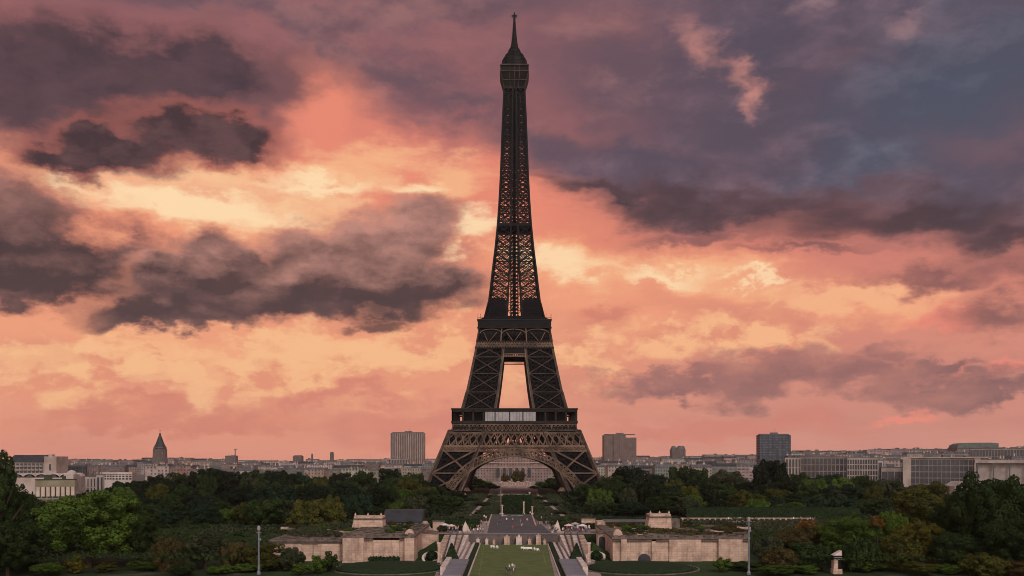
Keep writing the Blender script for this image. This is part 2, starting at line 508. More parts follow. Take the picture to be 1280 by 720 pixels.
def facade_material(name, bay=2.7, floor=3.2, wlo=0.28, whi=0.72, hlo=0.22, hhi=0.78, glass=(0.03, 0.032, 0.04)):
    """Rendered wall with rows of small windows; the wall tint comes from the object's own colour."""
    m = bpy.data.materials.new(name)
    m.use_nodes = True
    g = Graph(m.node_tree)
    p = g.node('ShaderNodeBsdfPrincipled')
    tc = g.node('ShaderNodeTexCoord')
    x, y, z = g.sep(tc.outputs['Object'])
    nx, ny, nz = g.sep(tc.outputs['Normal'])
    u = g.m('ADD', g.m('MULTIPLY', x, g.m('ABSOLUTE', ny)), g.m('MULTIPLY', y, g.m('ABSOLUTE', nx)))
    rnd = g.node('ShaderNodeObjectInfo').outputs['Random']
    fu = g.m('FRACT', g.m('ADD', g.m('DIVIDE', u, g.m('MULTIPLY_ADD', rnd, 1.2, bay)), 100.0))
    fz = g.m('FRACT', g.m('DIVIDE', g.m('ADD', z, 0.4), floor))
    wu = g.m('MULTIPLY', g.m('GREATER_THAN', fu, wlo), g.m('LESS_THAN', fu, whi))
    wv = g.m('MULTIPLY', g.m('GREATER_THAN', fz, hlo), g.m('LESS_THAN', fz, hhi))
    cell = g.node('ShaderNodeTexWhiteNoise', noise_dimensions='3D')
    g.put(cell.inputs['Vector'], g.comb(g.m('FLOOR', g.m('DIVIDE', u, bay)), g.m('FLOOR', g.m('DIVIDE', z, floor)), rnd))
    win = g.m('MULTIPLY', g.m('MULTIPLY', wu, wv), g.m('LESS_THAN', g.m('ABSOLUTE', nz), 0.5))
    win = g.m('MULTIPLY', win, g.m('GREATER_THAN', cell.outputs[0], 0.12))
    band = g.m('MULTIPLY', g.m('LESS_THAN', fz, 0.07), 0.35)
    n = g.noise(tc.outputs['Object'], 0.13, 6.0, 0.65)[0]
    wall = g.mix(g.smooth(n, 0.3, 0.7), (1, 1, 1, 1), (0.62, 0.58, 0.56, 1))
    wall = g.mix(1.0, wall, g.mix(1.0, g.node('ShaderNodeObjectInfo').outputs['Color'], (0.72, 0.70, 0.70, 1), 'MULTIPLY'), 'MULTIPLY')
    wall = g.mix(band, wall, (0.1, 0.09, 0.09, 1))
    pane = g.mix(cell.outputs[0], (*glass, 1), tuple(q * 2.6 for q in glass) + (1,))
    g.put(p.inputs['Base Color'], g.mix(win, wall, pane))
    g.put(p.inputs['Roughness'], g.m('MULTIPLY_ADD', win, -0.45, 0.85))
    g.put(p.inputs['Specular IOR Level'], 0.25)
    o = g.node('ShaderNodeOutputMaterial')
    g.put(o.inputs[0], p.outputs[0])
    return m


def leaf_material(name):
    m = bpy.data.materials.new(name)
    m.use_nodes = True
    g = Graph(m.node_tree)
    tc = g.node('ShaderNodeTexCoord')
    oi = g.node('ShaderNodeObjectInfo')
    at = g.node('ShaderNodeAttribute', attribute_name='leaf_tint')
    n = g.noise(tc.outputs['Object'], 2.2, 3.0, 0.5)[0]
    k = g.m('ADD', g.m('MULTIPLY', g.smooth(n, 0.35, 0.65), 0.5), g.m('MULTIPLY', at.outputs['Fac'], 0.6))
    col = g.mix(1.0, oi.outputs['Color'], g.mix(k, (0.55, 0.62, 0.62, 1), (1.55, 1.38, 1.0, 1)), 'MULTIPLY')
    # a few turning leaves
    col = g.mix(g.m('MULTIPLY', g.m('GREATER_THAN', at.outputs['Fac'], 0.93), 0.5), col, (0.09, 0.06, 0.015, 1))
    d = g.node('ShaderNodeBsdfPrincipled')
    g.put(d.inputs['Base Color'], col)
    g.put(d.inputs['Roughness'], 0.6)
    g.put(d.inputs['Specular IOR Level'], 0.1)
    tr = g.node('ShaderNodeBsdfTranslucent')
    g.put(tr.inputs[0], col)
    mx = g.node('ShaderNodeMixShader')
    g.put(mx.inputs[0], 0.25)
    g.put(mx.inputs[1], d.outputs[0])
    g.put(mx.inputs[2], tr.outputs[0])
    o = g.node('ShaderNodeOutputMaterial')
    g.put(o.inputs[0], mx.outputs[0])
    return m


IRON_DARK = material('dark iron paint', (0.0085, 0.0085, 0.010), (0.005, 0.005, 0.0068), 0.2, 0.6)  # darkest tone, inner members and undersides carry their shade in this colour
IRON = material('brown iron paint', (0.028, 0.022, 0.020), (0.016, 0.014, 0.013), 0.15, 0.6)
IRON_MID = material('mid brown iron paint', (0.075, 0.053, 0.043), (0.036, 0.027, 0.024), 0.25, 0.6)  # brown tone for leg frames, cabin frame and shaft edges
IRON_LIT = material('lit trim iron', (0.165, 0.110, 0.080), (0.070, 0.048, 0.038), 0.12, 0.6)  # same iron, the light on trim and lattice put into its colour
GLAZING = material('grey glazing', (0.30, 0.29, 0.30), (0.22, 0.21, 0.22), 0.25, 0.25)
STONE = ashlar('pale limestone', (0.56, 0.405, 0.325), (0.33, 0.23, 0.185))
STONE_DARK = material('weathered stone coping', (0.16, 0.125, 0.11), (0.09, 0.07, 0.065), 0.8, 0.9)
STONE_WHITE = material('white stone', (0.62, 0.52, 0.48), (0.44, 0.36, 0.33), 0.6, 0.8)
PAVE = material('pinkish paving', (0.34, 0.26, 0.24), (0.22, 0.17, 0.16), 0.25, 0.9)
ASPHALT = material('grey asphalt', (0.105, 0.095, 0.098), (0.08, 0.073, 0.076), 0.12, 0.9)
GREY_SLAB = material('blue grey slab', (0.20, 0.195, 0.22), (0.16, 0.155, 0.18), 0.2, 0.7)
ROOF_SLATE = material('dark slate roof', (0.045, 0.048, 0.055), (0.03, 0.032, 0.038), 0.3, 0.55)
ROOF_ZINC = material('zinc roof', (0.13, 0.125, 0.13), (0.08, 0.078, 0.084), 0.2, 0.6)
GLASS_DARK = material('dark window glass', (0.028, 0.030, 0.038), (0.05, 0.05, 0.06), 0.3, 0.2)
CONCRETE = material('weathered concrete', (0.36, 0.30, 0.27), (0.24, 0.2, 0.185), 0.15, 0.85, objcol=True)
WALLTINT = material('painted render', (1, 1, 1), (0.7, 0.66, 0.64), 0.12, 0.85, objcol=True)
FACADE = facade_material('far facade with windows')
FACADE_WIDE = facade_material('far facade with wide windows', 4.2, 3.4, 0.12, 0.88, 0.3, 0.8, (0.05, 0.05, 0.06))
LEAF = leaf_material('foliage')
BARK = material('bark', (0.055, 0.04, 0.03), (0.03, 0.022, 0.018), 1.5, 0.95)
LAWN = material('mown grass', (0.115, 0.140, 0.055), (0.085, 0.108, 0.040), 0.30, 0.9, detail=9)
GRASS = material('rough grass', (0.030, 0.055, 0.018), (0.020, 0.036, 0.013), 0.15, 0.95)
METAL_POLE = material('blue grey painted steel', (0.17, 0.185, 0.225), (0.10, 0.11, 0.14), 0.8, 0.45)
WHITE = material('white paint', (0.78, 0.75, 0.72), (0.66, 0.62, 0.6), 1.5, 0.6)


def hedge_material():
    return material('clipped hedge', (0.022, 0.040, 0.016), (0.010, 0.020, 0.009), 1.6, 0.9, bump=0.9, detail=8)


HEDGE = hedge_material()

# ------------------------------------------------------------------ the setting: ground, plaza, road, river terrace
LOW = -3.0           # level of the sunken garden
STEP_Y = 292.0       # the terrace wall stands here


def ground_material():
    m = bpy.data.materials.new('park and city ground')
    m.use_nodes = True
    g = Graph(m.node_tree)
    p = g.node('ShaderNodeBsdfPrincipled')
    co = g.node('ShaderNodeTexCoord').outputs['Object']
    a = g.noise(co, 0.03, 6.0, 0.6)[0]
    b = g.noise(co, 0.4, 5.0, 0.65)[0]
    green = g.mix(g.smooth(b, 0.35, 0.65), (0.016, 0.028, 0.012, 1), (0.030, 0.040, 0.018, 1))
    bare = g.mix(g.smooth(b, 0.35, 0.65), (0.16, 0.125, 0.105, 1), (0.10, 0.08, 0.07, 1))
    col = g.mix(g.m('MULTIPLY', g.smooth(a, 0.56, 0.68), 0.6), green, bare)
    far = g.smooth(g.sep(co)[1], 900.0, 1000.0)
    col = g.mix(far, col, (0.13, 0.115, 0.11, 1))
    g.put(p.inputs['Base Color'], col)
    g.put(p.inputs['Roughness'], 0.95)
    g.put(p.inputs['Specular IOR Level'], 0.1)
    o = g.node('ShaderNodeOutputMaterial')
    g.put(o.inputs[0], p.outputs[0])
    return m


b = MB()
prof = [(-400, LOW), (150, LOW), (STEP_Y, LOW), (STEP_Y + 0.5, 0.0), (700, 0.0), (6500, 0.0)]
xs = [-5500, -800, -200, 200, 800, 5500]
for yy, zz in prof:
    for xx in xs:
        b.v.append((xx, yy, zz))
nx_ = len(xs)
for r in range(len(prof) - 1):
    for c in range(nx_ - 1):
        b.f.append((r * nx_ + c, r * nx_ + c + 1, (r + 1) * nx_ + c + 1, (r + 1) * nx_ + c))
struct(b.build('ground', ground_material()))

# upper plaza and the roadway that runs on under the tower
b = MB()
b.sheet([(-62, STEP_Y + 0.5, 0.004), (62, STEP_Y + 0.5, 0.004), (58, 352, 0.004), (-58, 352, 0.004)])
struct(b.build('plaza_paving', PAVE))
b = MB()
b.sheet([(-7.6, STEP_Y + 1.2, 0.008), (12.2, STEP_Y + 1.2, 0.008), (7.6, 396, 0.008), (-8.2, 396, 0.008)])
struct(b.build('roadway', ASPHALT))
b = MB()
b.sheet([(-15, 600, 0.006), (17, 600, 0.006), (24, 990, 0.006), (-20, 990, 0.006)])
struct(b.build('avenue_paving', PAVE))
b = MB()
for s in (-1, 1):
    x0 = -8.6 if s < 0 else 7.9
    b.box(x0, x0 + 0.5, 330, 396, 0.004, 0.14)
struct(b.build('road_kerb', STONE))
b = MB()
for xx, yy in ((-2.6, 386), (0.6, 386), (2.2, 386), (-3.4, 389), (3.6, 388)):
    b.box(xx - 0.9, xx + 0.9, yy - 0.6, yy + 0.6, 0.012, 0.016)
struct(b.build('road_marking', WHITE))

# diagonal garden paths either side, between the trees
for s, (xa, ya, xb, yb) in ((-1, (-16.5, 385, -13.4, 620)), (1, (20.5, 385, 17.0, 600))):
    b = MB()
    b.box(-0.9, 0.9, 0, 1, 0, 0.012)
    L = math.hypot(xb - xa, yb - ya)
    b.v = [(x, y * L, z + 0.004) for x, y, z in b.v]
    o = b.build('garden_path', PAVE)
    o.location = (xa, ya, 0)
    o.rotation_euler = (0, 0, -math.atan2(xb - xa, yb - ya))
    struct(o)

# sunken lawn, its borders and the flanking stone steps
def edge(py, px):
    Y = (EYE - LOW) * FPX / (py - HOR)
    return wx(px, Y), Y


def strip(name, mat, pts, z, solid=0.0, kind=True):
    """pts: outline in the photograph's pixels, read on the sunken level."""
    q = [edge(py, px) for px, py in pts]
    b = MB()
    if solid:
        n = len(q)
        b.v = [(x, y, LOW) for x, y in q] + [(x, y, LOW + solid) for x, y in q]
        b.f = [tuple(range(n, 2 * n))[::-1], tuple(range(n))] + [(i, n + i, n + (i + 1) % n, (i + 1) % n) for i in range(n)]
    else:
        b.sheet([(x, y, LOW + z) for x, y in q])
    o = b.build(name, mat)
    bm = bmesh.new()
    bm.from_mesh(o.data)
    bmesh.ops.recalc_face_normals(bm, faces=bm.faces)
    bm.to_mesh(o.data)
    bm.free()
    return struct(o) if kind else o


TOPY = 678.6
strip('garden_paving', PAVE, [(552, TOPY), (742, TOPY), (782, 735), (500, 735)], 0.004)
strip('lawn', LAWN, [(601, TOPY + .4), (683.5, TOPY + .4), (697, 735), (580, 735)], 0.012)
for s in (-1, 1):
    f = lambda x: x if s < 0 else 2 * 642.6 - x
    strip('lawn_kerb', STONE_WHITE, [(f(600.2), TOPY + .4), (f(601.4), TOPY + .4), (f(581), 735), (f(578.8), 735)], 0, 0.25)
    strip('stone_kerb', STONE_WHITE, [(f(592), TOPY + .4), (f(595), TOPY + .4), (f(570), 735), (f(564), 735)], 0, 0.55)
    strip('stone_kerb', STONE_WHITE, [(f(586), TOPY + .4), (f(588.5), TOPY + .4), (f(562), 735), (f(557), 735)], 0, 0.7)
b = MB()
# faint lines and worn stripes on the lawn
for px, py, pw, pd in ((603, 703, 5, 0.35), (681, 702, 3, 0.35)):
    x, y = edge(py, px)
    b.box(x - pw * 0.1, x + pw * 0.1, y - pd, y + pd, LOW + 0.016, LOW + 0.024)
for px0, py0, px1, py1 in ((605, 681, 597, 730), (678.5, 690, 683, 708)):
    (xa, ya), (xb, yb) = edge(py0, px0), edge(py1, px1)
    for i in range(9):
        t0, t1 = i / 9, (i + .7) / 9
        b.bar((xa + (xb - xa) * t0, ya + (yb - ya) * t0, LOW + .02), (xa + (xb - xa) * t1, ya + (yb - ya) * t1, LOW + .02), .10, .008)
struct(b.build('lawn_marking', material('worn yellowish line', (.34, .29, .12), (.16, .16, .07), 1.2, .9)))

# ------------------------------------------------------------------ the lattice tower
TX, TY = 1.6, 650.0
tower = thing('lattice_tower', 'tall dark wrought iron lattice tower with two decks, arched base and slender spire', 'tower', (TX, TY, 0))


def lerp(tab, z):
    for (a, p), (c, q) in zip(tab, tab[1:]):
        if z <= c:
            return p + (q - p) * (z - a) / (c - a)
    return tab[-1][1]


HOUT = [(0, 57.2), (5, 54.9), (30, 45.0), (45, 39.4), (55, 32.9), (70, 29.6), (89, 25.9), (107, 22.3), (113.5, 20.0), (119.3, 17.9), (132, 16.2), (146.2, 14.7), (162, 12.8), (178.9, 11.2), (195, 10.1), (211.2, 9.3), (230, 8.6), (249, 7.9), (271, 6.9)]
HIN = [(0, 35.0), (30, 22.5), (45, 15.6), (55, 12.4), (70, 10.1), (89, 7.8), (107, 6.3), (119, 5.0), (146, 3.6), (179, 2.3), (211, 1.7), (249, 1.4), (271, 1.2)]
Ho = lambda z: lerp(HOUT, z)
Hi = lambda z: lerp(HIN, z)


def leg_corners(sx, sy, z, e=0.0):
    o, i = Ho(z) - e, Hi(z) + e
    return [Vector((sx * o, sy * o, z)), Vector((sx * i, sy * o, z)), Vector((sx * i, sy * i, z)), Vector((sx * o, sy * i, z))]


def levels(z0, z1, n):
    return [z0 + (z1 - z0) * i / n for i in range(n + 1)]


def leg_frame(b, sx, sy, zs, chord, brace, xx=True):
    """Corner chords, horizontals and crossed braces on all four faces."""
    for za, zb in zip(zs, zs[1:]):
        A, B = leg_corners(sx, sy, za), leg_corners(sx, sy, zb)
        for k in range(4):
            j = (k + 1) % 4
            b.bar(A[k], B[k], chord)
            b.bar(B[k], B[j], brace * 0.9)
            if xx:
                b.bar(A[k], B[j], brace)
                b.bar(A[j], B[k], brace)


def leg_fill(b, sx, sy, zs, nx, w, e=0.5, faces=(0, 1, 2, 3)):
    """Fine diamond latticework set just inside the frame."""
    for za, zb in zip(zs, zs[1:]):
        A, B = leg_corners(sx, sy, za, e), leg_corners(sx, sy, zb, e)
        for k in faces:
            j = (k + 1) % 4
            for i in range(nx):
                t0, t1 = i / nx, (i + 1) / nx
                a0, a1 = A[k].lerp(A[j], t0), A[k].lerp(A[j], t1)
                b0, b1 = B[k].lerp(B[j], t0), B[k].lerp(B[j], t1)
                b.bar(a0, b1, w)
                b.bar(a1, b0, w)
            b.bar(B[k], B[j], w)


rt = random.Random(5)
for sx in (-1, 1):
    for sy in (-1, 1):
        # ---- lower leg on its masonry block
        b = MB()
        leg_frame(b, sx, sy, [1.5, 14, 29.5, 41], 1.9, 1.1)
        for zz in (1.5, 14, 29.5):       # extra middle upright on each face, splitting the panels
            pass
        leg = b.build('leg', IRON_MID, tower)
        for q in leg_corners(sx, sy, 0.0):
            b = MB()
            b.frustum(q.x - 4, q.x + 4, q.y - 4, q.y + 4, 0.0, q.x - 2.4, q.x + 2.4, q.y - 2.4, q.y + 2.4, 2.6)
            b.build('masonry_base', STONE, leg)
        b = MB()
        leg_fill(b, sx, sy, levels(2.0, 43, 12), 6, 0.55, 0.9)
        leg_fill(b, sx, sy, levels(2.0, 43, 15), 7, 0.6, 3.2)
        leg_fill(b, sx, sy, levels(2.0, 43, 11), 5, 0.9, 6.0)
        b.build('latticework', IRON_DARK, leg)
        # outlining girders in the lit trim tone on the two outward faces
        b = MB()
        for zs in ((1.5, 29.5),):
            A, B = leg_corners(sx, sy, zs[0], -0.55), leg_corners(sx, sy, zs[1], -0.55)
            for k in (0, 1, 3):
                b.bar(A[k], B[k], 0.9)
            for k, j in ((0, 1), (3, 0)):
                M0, M1 = leg_corners(sx, sy, 14, -0.55)[k], leg_corners(sx, sy, 14, -0.55)[j]
                b.bar(M0, M1, 0.8)
                b.bar(A[k], M1, 0.75)
                b.bar(A[j], M0, 0.75)
                b.bar(M0, B[j], 0.75)
                b.bar(M1, B[k], 0.75)
        b.build('edge_girder', IRON_LIT, leg)
        # ---- leg between the two decks
        b = MB()
        leg_frame(b, sx, sy, [54, 66, 78, 89, 98], 1.5, 0.55)
        up = b.build('upper_leg', IRON_MID, tower)
        b = MB()
        leg_fill(b, sx, sy, levels(54, 108, 20), 6, 0.42, 0.7)
        leg_fill(b, sx, sy, levels(54, 108, 17), 5, 0.5, 2.4)
        leg_fill(b, sx, sy, levels(54, 108, 14), 4, 0.7, 4.4)
        b.build('latticework', IRON_DARK, up)
        zs = levels(54, 98, 8)
        for k in (1, 3):
            b = MB()
            for za, zb in zip(zs, zs[1:]):
                b.bar(leg_corners(sx, sy, za, -0.6)[k], leg_corners(sx, sy, zb, -0.6)[k], 0.55)
            b.build('edge_girder', IRON_LIT, up)

# ---- the four arches, each following its leaning face
AR0, AR1, AZC = 40.2, 44.8, -15.5


def on_face(k, u, z, e=0.0):
    """Point on face k (0 front) at sideways position u, height z, pushed out by e."""
    h = Ho(max(z, 0.0)) + e
    return Vector(((u, -h, z), (h, u, z), (-u, h, z), (-h, -u, z))[k])


for k in range(4):
    b, fine_b, soffit = MB(), MB(), MB()
    n = 34
    a_end = math.acos((3.5 - AZC) / AR0)
    for i in range(n):
        t0, t1 = -a_end + 2 * a_end * i / n, -a_end + 2 * a_end * (i + 1) / n
        pi0 = (AR0 * math.sin(t0) * 1.07, AZC + AR0 * math.cos(t0))
        pi1 = (AR0 * math.sin(t1) * 1.07, AZC + AR0 * math.cos(t1))
        po0 = (AR1 * math.sin(t0) * 1.07, AZC + AR1 * math.cos(t0))
        po1 = (AR1 * math.sin(t1) * 1.07, AZC + AR1 * math.cos(t1))
        pm0 = ((AR0 + AR1) / 2 * math.sin(t0) * 1.07, AZC + (AR0 + AR1) / 2 * math.cos(t0))
        pm1 = ((AR0 + AR1) / 2 * math.sin(t1) * 1.07, AZC + (AR0 + AR1) / 2 * math.cos(t1))
        e = 0.9
        b.bar(on_face(k, *pi0, e), on_face(k, *pi1, e), 0.9)
        b.bar(on_face(k, *po0, e), on_face(k, *po1, e), 0.8)
        fine_b.bar(on_face(k, *pi0, e), on_face(k, *po1, e), 0.42)
        fine_b.bar(on_face(k, *pi1, e), on_face(k, *po0, e), 0.42)
        fine_b.bar(on_face(k, *pm0, e), on_face(k, *pm1, e), 0.4)
        b.bar(on_face(k, *pi0, e), on_face(k, *po0, e), 0.4)
        # vaulted underside, its shade put into the dark iron colour
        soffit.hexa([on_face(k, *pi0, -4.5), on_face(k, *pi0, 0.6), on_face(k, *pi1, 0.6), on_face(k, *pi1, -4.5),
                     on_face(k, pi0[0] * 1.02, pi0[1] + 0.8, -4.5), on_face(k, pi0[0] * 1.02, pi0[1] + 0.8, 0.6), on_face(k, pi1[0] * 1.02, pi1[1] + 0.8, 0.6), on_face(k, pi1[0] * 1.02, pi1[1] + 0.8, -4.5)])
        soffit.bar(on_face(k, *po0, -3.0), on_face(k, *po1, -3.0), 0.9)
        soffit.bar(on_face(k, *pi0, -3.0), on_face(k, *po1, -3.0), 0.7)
    ar = b.build('arch', IRON_LIT, tower)
    fine_b.build('latticework', IRON_LIT, ar)
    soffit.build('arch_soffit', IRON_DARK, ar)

# ---- first deck
deck = MB()
P1 = 39.3
deck.box(-P1 + 0.6, P1 - 0.6, -P1 + 0.6, P1 - 0.6, 44.6, 46.2)
deck.box(-P1 + 6, P1 - 6, -P1 + 6, P1 - 6, 46.2, 53.0)
first = deck.build('first_deck', IRON_DARK, tower)
b = MB()
for zz, w, e in ((54.6, 0.9, 0.5), (53.3, 0.9, 0.1), (46.2, 1.5, 0.1), (39.9, 1.2, 0.0)):
    for k in range(4):
        c = [(-P1 - e, -P1 - e), (P1 + e, -P1 - e), (P1 + e, P1 + e), (-P1 - e, P1 + e)]
        p, q = c[k], c[(k + 1) % 4]
        b.bar((*p, zz), (*q, zz), w)
b.box(-P1 - 0.2, P1 + 0.2, -P1 - 0.2, P1 + 0.2, 54.0, 54.3)
b.build('cornice', IRON, first)
for k in range(4):
    c = [(-P1, -P1), (P1, -P1), (P1, P1), (-P1, P1)]
    p, q = Vector((*c[k], 0)), Vector((*c[(k + 1) % 4], 0))
    for i in range(12 + (k == 3)):
        if 4 <= i <= 8 and k == 0:
            continue
        a = p.lerp(q, i / 12)
        b = MB()
        b.bar(a + Vector((0, 0, 46)), a + Vector((0, 0, 53.5)), 1.1)
        b.build('gallery_post', IRON, first)
for i, (xa, xb) in enumerate(((-18.8, -12.5), (-12.2, -3.2), (-2.9, 5.2), (5.5, 13.6))):
    b = MB()
    b.box(xa, xb, -P1 - 0.25, -P1 + 0.4, 46.9, 52.7)
    pn = b.build('glazed_panel', GLAZING, first)
    b = MB()
    for x in (xa, xb):
        b.box(x - 0.16, x + 0.16, -P1 - 0.45, -P1 + 0.4, 46.8, 52.9)
    for j in range(1, 4):
        x = xa + (xb - xa) * j / 4
        b.box(x - 0.05, x + 0.05, -P1 - 0.33, -P1, 46.95, 52.65)
    b.build('panel_frame', IRON_DARK, pn)

# lattice bands below the gallery, on every face
for k in range(4):
    b, backing = MB(), MB()
    bands = ((44.8, 40.2, 30, 0.40, P1, P1), (39.3, 31.2, 20, 0.62, None, None), (30.6, 27.8, 40, 0.34, None, None))
    for zt, zb, n, w, ht, hb in bands:
        ht = ht or min(Ho(zt) + 0.6, P1 + 7)
        hb = hb or Ho(zb) + 0.6

        def pt(u, z, h):
            return Vector(((u, -h, z), (h, u, z), (-u, h, z), (-h, -u, z))[k])
        for i in range(n):
            u0, u1 = -1 + 2 * i / n, -1 + 2 * (i + 1) / n
            b.bar(pt(u0 * ht, zt, ht), pt(u1 * hb, zb, hb), w)
            b.bar(pt(u1 * ht, zt, ht), pt(u0 * hb, zb, hb), w)
            if n < 30:
                um = (u0 + u1) / 2
                b.bar(pt(um * ht, zt, ht), pt(um * hb, zb, hb), w * 0.45)
            else:
                b.bar(pt(u0 * ht, zt, ht), pt(u0 * hb, zb, hb), w * (1.5 if i % 4 == 0 else 0.6))
        b.bar(pt(-ht, zt, ht), pt(ht, zt, ht), 0.8)
        b.bar(pt(-hb, zb, hb), pt(hb, zb, hb), 0.8)
    b.build('lattice_band', IRON_LIT, first)
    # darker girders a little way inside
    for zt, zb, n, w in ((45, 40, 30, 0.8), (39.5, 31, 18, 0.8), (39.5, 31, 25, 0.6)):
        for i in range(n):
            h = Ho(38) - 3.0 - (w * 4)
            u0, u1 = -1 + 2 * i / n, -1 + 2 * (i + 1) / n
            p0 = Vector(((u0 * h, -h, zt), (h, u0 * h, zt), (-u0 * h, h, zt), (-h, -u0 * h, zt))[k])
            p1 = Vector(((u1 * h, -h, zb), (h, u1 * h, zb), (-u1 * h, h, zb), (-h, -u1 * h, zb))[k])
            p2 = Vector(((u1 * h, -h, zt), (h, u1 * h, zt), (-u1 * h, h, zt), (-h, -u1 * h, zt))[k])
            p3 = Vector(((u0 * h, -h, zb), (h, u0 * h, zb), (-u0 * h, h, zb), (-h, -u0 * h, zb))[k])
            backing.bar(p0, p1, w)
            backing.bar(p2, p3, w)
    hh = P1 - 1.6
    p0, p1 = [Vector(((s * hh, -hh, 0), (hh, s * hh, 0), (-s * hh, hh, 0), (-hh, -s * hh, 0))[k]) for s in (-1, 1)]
    backing.bar(p0 + Vector((0, 0, 42.4)), p1 + Vector((0, 0, 42.4)), 0.6, 4.6)  # dark board behind the lattice, the gaps' shade put into its colour
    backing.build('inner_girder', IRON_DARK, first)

# ---- second deck
P2 = 23.9
b = MB()
b.box(-P2, P2, -P2, P2, 108.6, 113.3)
b.frustum(-P2 + 0.4, P2 - 0.4, -P2 + 0.4, P2 - 0.4, 113.3, -18.6, 18.6, -18.6, 18.6, 116.8)
second = b.build('second_deck', IRON_DARK, tower)
b = MB()
for k in range(4):
    for zz, h, w in ((113.6, P2 + 0.15, 0.6), (108.5, P2 + 0.1, 0.5), (99.2, Ho(99) + 0.7, 0.7), (95.0, Ho(95) + 0.7, 0.8)):
        c = [(-h, -h), (h, -h), (h, h), (-h, h)]
        b.bar((*c[k], zz), (*c[(k + 1) % 4], zz), w)
b.build('cornice', IRON, second)
b, dk, ar = MB(), MB(), MB()
for k in range(4):
    def pt(u, z, h):
        return Vector(((u, -h, z), (h, u, z), (-u, h, z), (-h, -u, z))[k])
    n = 30
    for i in range(n):
        u0, u1 = -1 + 2 * i / n, -1 + 2 * (i + 1) / n
        ht, hb = Ho(99) + 0.7, Ho(95) + 0.7
        b.bar(pt(u0 * ht, 99, ht), pt(u1 * hb, 95.2, hb), 0.4)
        b.bar(pt(u1 * ht, 99, ht), pt(u0 * hb, 95.2, hb), 0.4)
        b.bar(pt(u0 * ht, 99, ht), pt(u0 * hb, 95.2, hb), 0.3)
    # three arched bays under the slab
    ht, hb = Ho(107) + 0.8, Ho(99) + 0.8
    us = (-1, -0.36, 0.32, 1)
    for u in us:
        ar.bar(pt(u * ht, 108, ht), pt(u * hb, 99, hb), 0.7)
    for ua, ub in zip(us, us[1:]):
        prev = None
        for i in range(13):
            t = math.pi * i / 12
            u = (ua + ub) / 2 + (ub - ua) / 2 * math.cos(t) * 0.97
            z = 104.6 + 2.9 * math.sin(t)
            q = pt(u * Ho(z), z, Ho(z) + 0.9)
            if prev is not None:
                ar.bar(prev, q, 0.55)
            prev = q
        um = (ua + ub) / 2
        for s in (-1, 1):
            q0 = pt((um + s * 0.03) * hb, 99.8, hb)
            q1 = pt((um + s * (ub - ua) * 0.3) * ht, 105.5, ht)
            ar.bar(q0, q1, 0.4)
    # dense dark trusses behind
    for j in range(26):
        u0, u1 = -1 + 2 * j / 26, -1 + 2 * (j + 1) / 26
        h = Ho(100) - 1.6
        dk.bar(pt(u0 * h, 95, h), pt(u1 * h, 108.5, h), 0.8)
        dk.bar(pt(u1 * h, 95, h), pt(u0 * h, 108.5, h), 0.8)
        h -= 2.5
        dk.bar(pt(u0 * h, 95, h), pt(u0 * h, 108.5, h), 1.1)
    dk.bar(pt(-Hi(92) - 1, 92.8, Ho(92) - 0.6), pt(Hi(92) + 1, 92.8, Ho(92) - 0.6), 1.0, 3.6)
    b.bar(pt(-7, 91.2, Ho(91) + 0.2), pt(7, 91.2, Ho(91) + 0.2), 0.35)
    b.bar(pt(-7, 89.2, Ho(89) + 0.2), pt(7, 89.2, Ho(89) + 0.2), 0.35)
    for j in range(22):
        u = -7 + 14 * j / 21
        b.bar(pt(u, 89.2, Ho(89) + 0.2), pt(u, 91.2, Ho(89) + 0.2), 0.28)
b.build('lattice_band', IRON_LIT, second)
ar.build('arcade', IRON_LIT, second)
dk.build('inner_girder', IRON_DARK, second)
b = MB()
for k in range(4):
    c = [(-P2, -P2), (P2, -P2), (P2, P2), (-P2, P2)]
    p, q = Vector((*c[k], 113.3)), Vector((*c[(k + 1) % 4], 113.3))
    for i in range(25):
        a = p.lerp(q, i / 24)
        b.bar(a, a + Vector((0, 0, 1.6)), 0.14)
    b.bar(p + Vector((0, 0, 1.6)), q + Vector((0, 0, 1.6)), 0.16)
    for i in (0.04, 0.1, 0.93):
        a = p.lerp(q, i)
        b.bar(a, a + Vector((0, 0, 4.2)), 0.2)
b.build('railing', IRON_DARK, second)

# ---- upper shaft
b, lat = MB(), MB()
zs = [113.5]
while zs[-1] < 268:
    zs.append(zs[-1] + max(4.2, Ho(zs[-1]) * 0.62))
zs[-1] = 271.5
for sx in (-1, 1):
    for sy in (-1, 1):
        leg_frame(b, sx, sy, zs, 0.95, 0.44)
        leg_fill(lat, sx, sy, levels(113.5, 200, 19), 1, 0.40, 0.5, (0, 3))
        leg_fill(lat, sx, sy, levels(200, 271, 22), 1, 0.42, 0.5, (0, 3))
        low = [z for z in levels(113.5, 129, 8)]
        leg_fill(lat, sx, sy, low, 5, 0.42, 0.8)
        leg_fill(lat, sx, sy, low, 4, 0.5, 2.0)
for za, zb in zip(zs, zs[1:]):
    for k in range(4):
        A, B = Ho(za), Ho(zb)
        a0, a1 = Hi(za), Hi(zb)

        def pt(u, z, h):
            return Vector(((u, -h, z), (h, u, z), (-u, h, z), (-h, -u, z))[k])
        lat.bar(pt(-a1, zb, B), pt(a1, zb, B), 0.5)
        lat.bar(pt(-a0, za, A), pt(a1, zb, B), 0.3)
        lat.bar(pt(a0, za, A), pt(-a1, zb, B), 0.3)
shaft = b.build('shaft', IRON_DARK, tower)
lat.build('latticework', IRON_DARK, shaft)
b = MB()
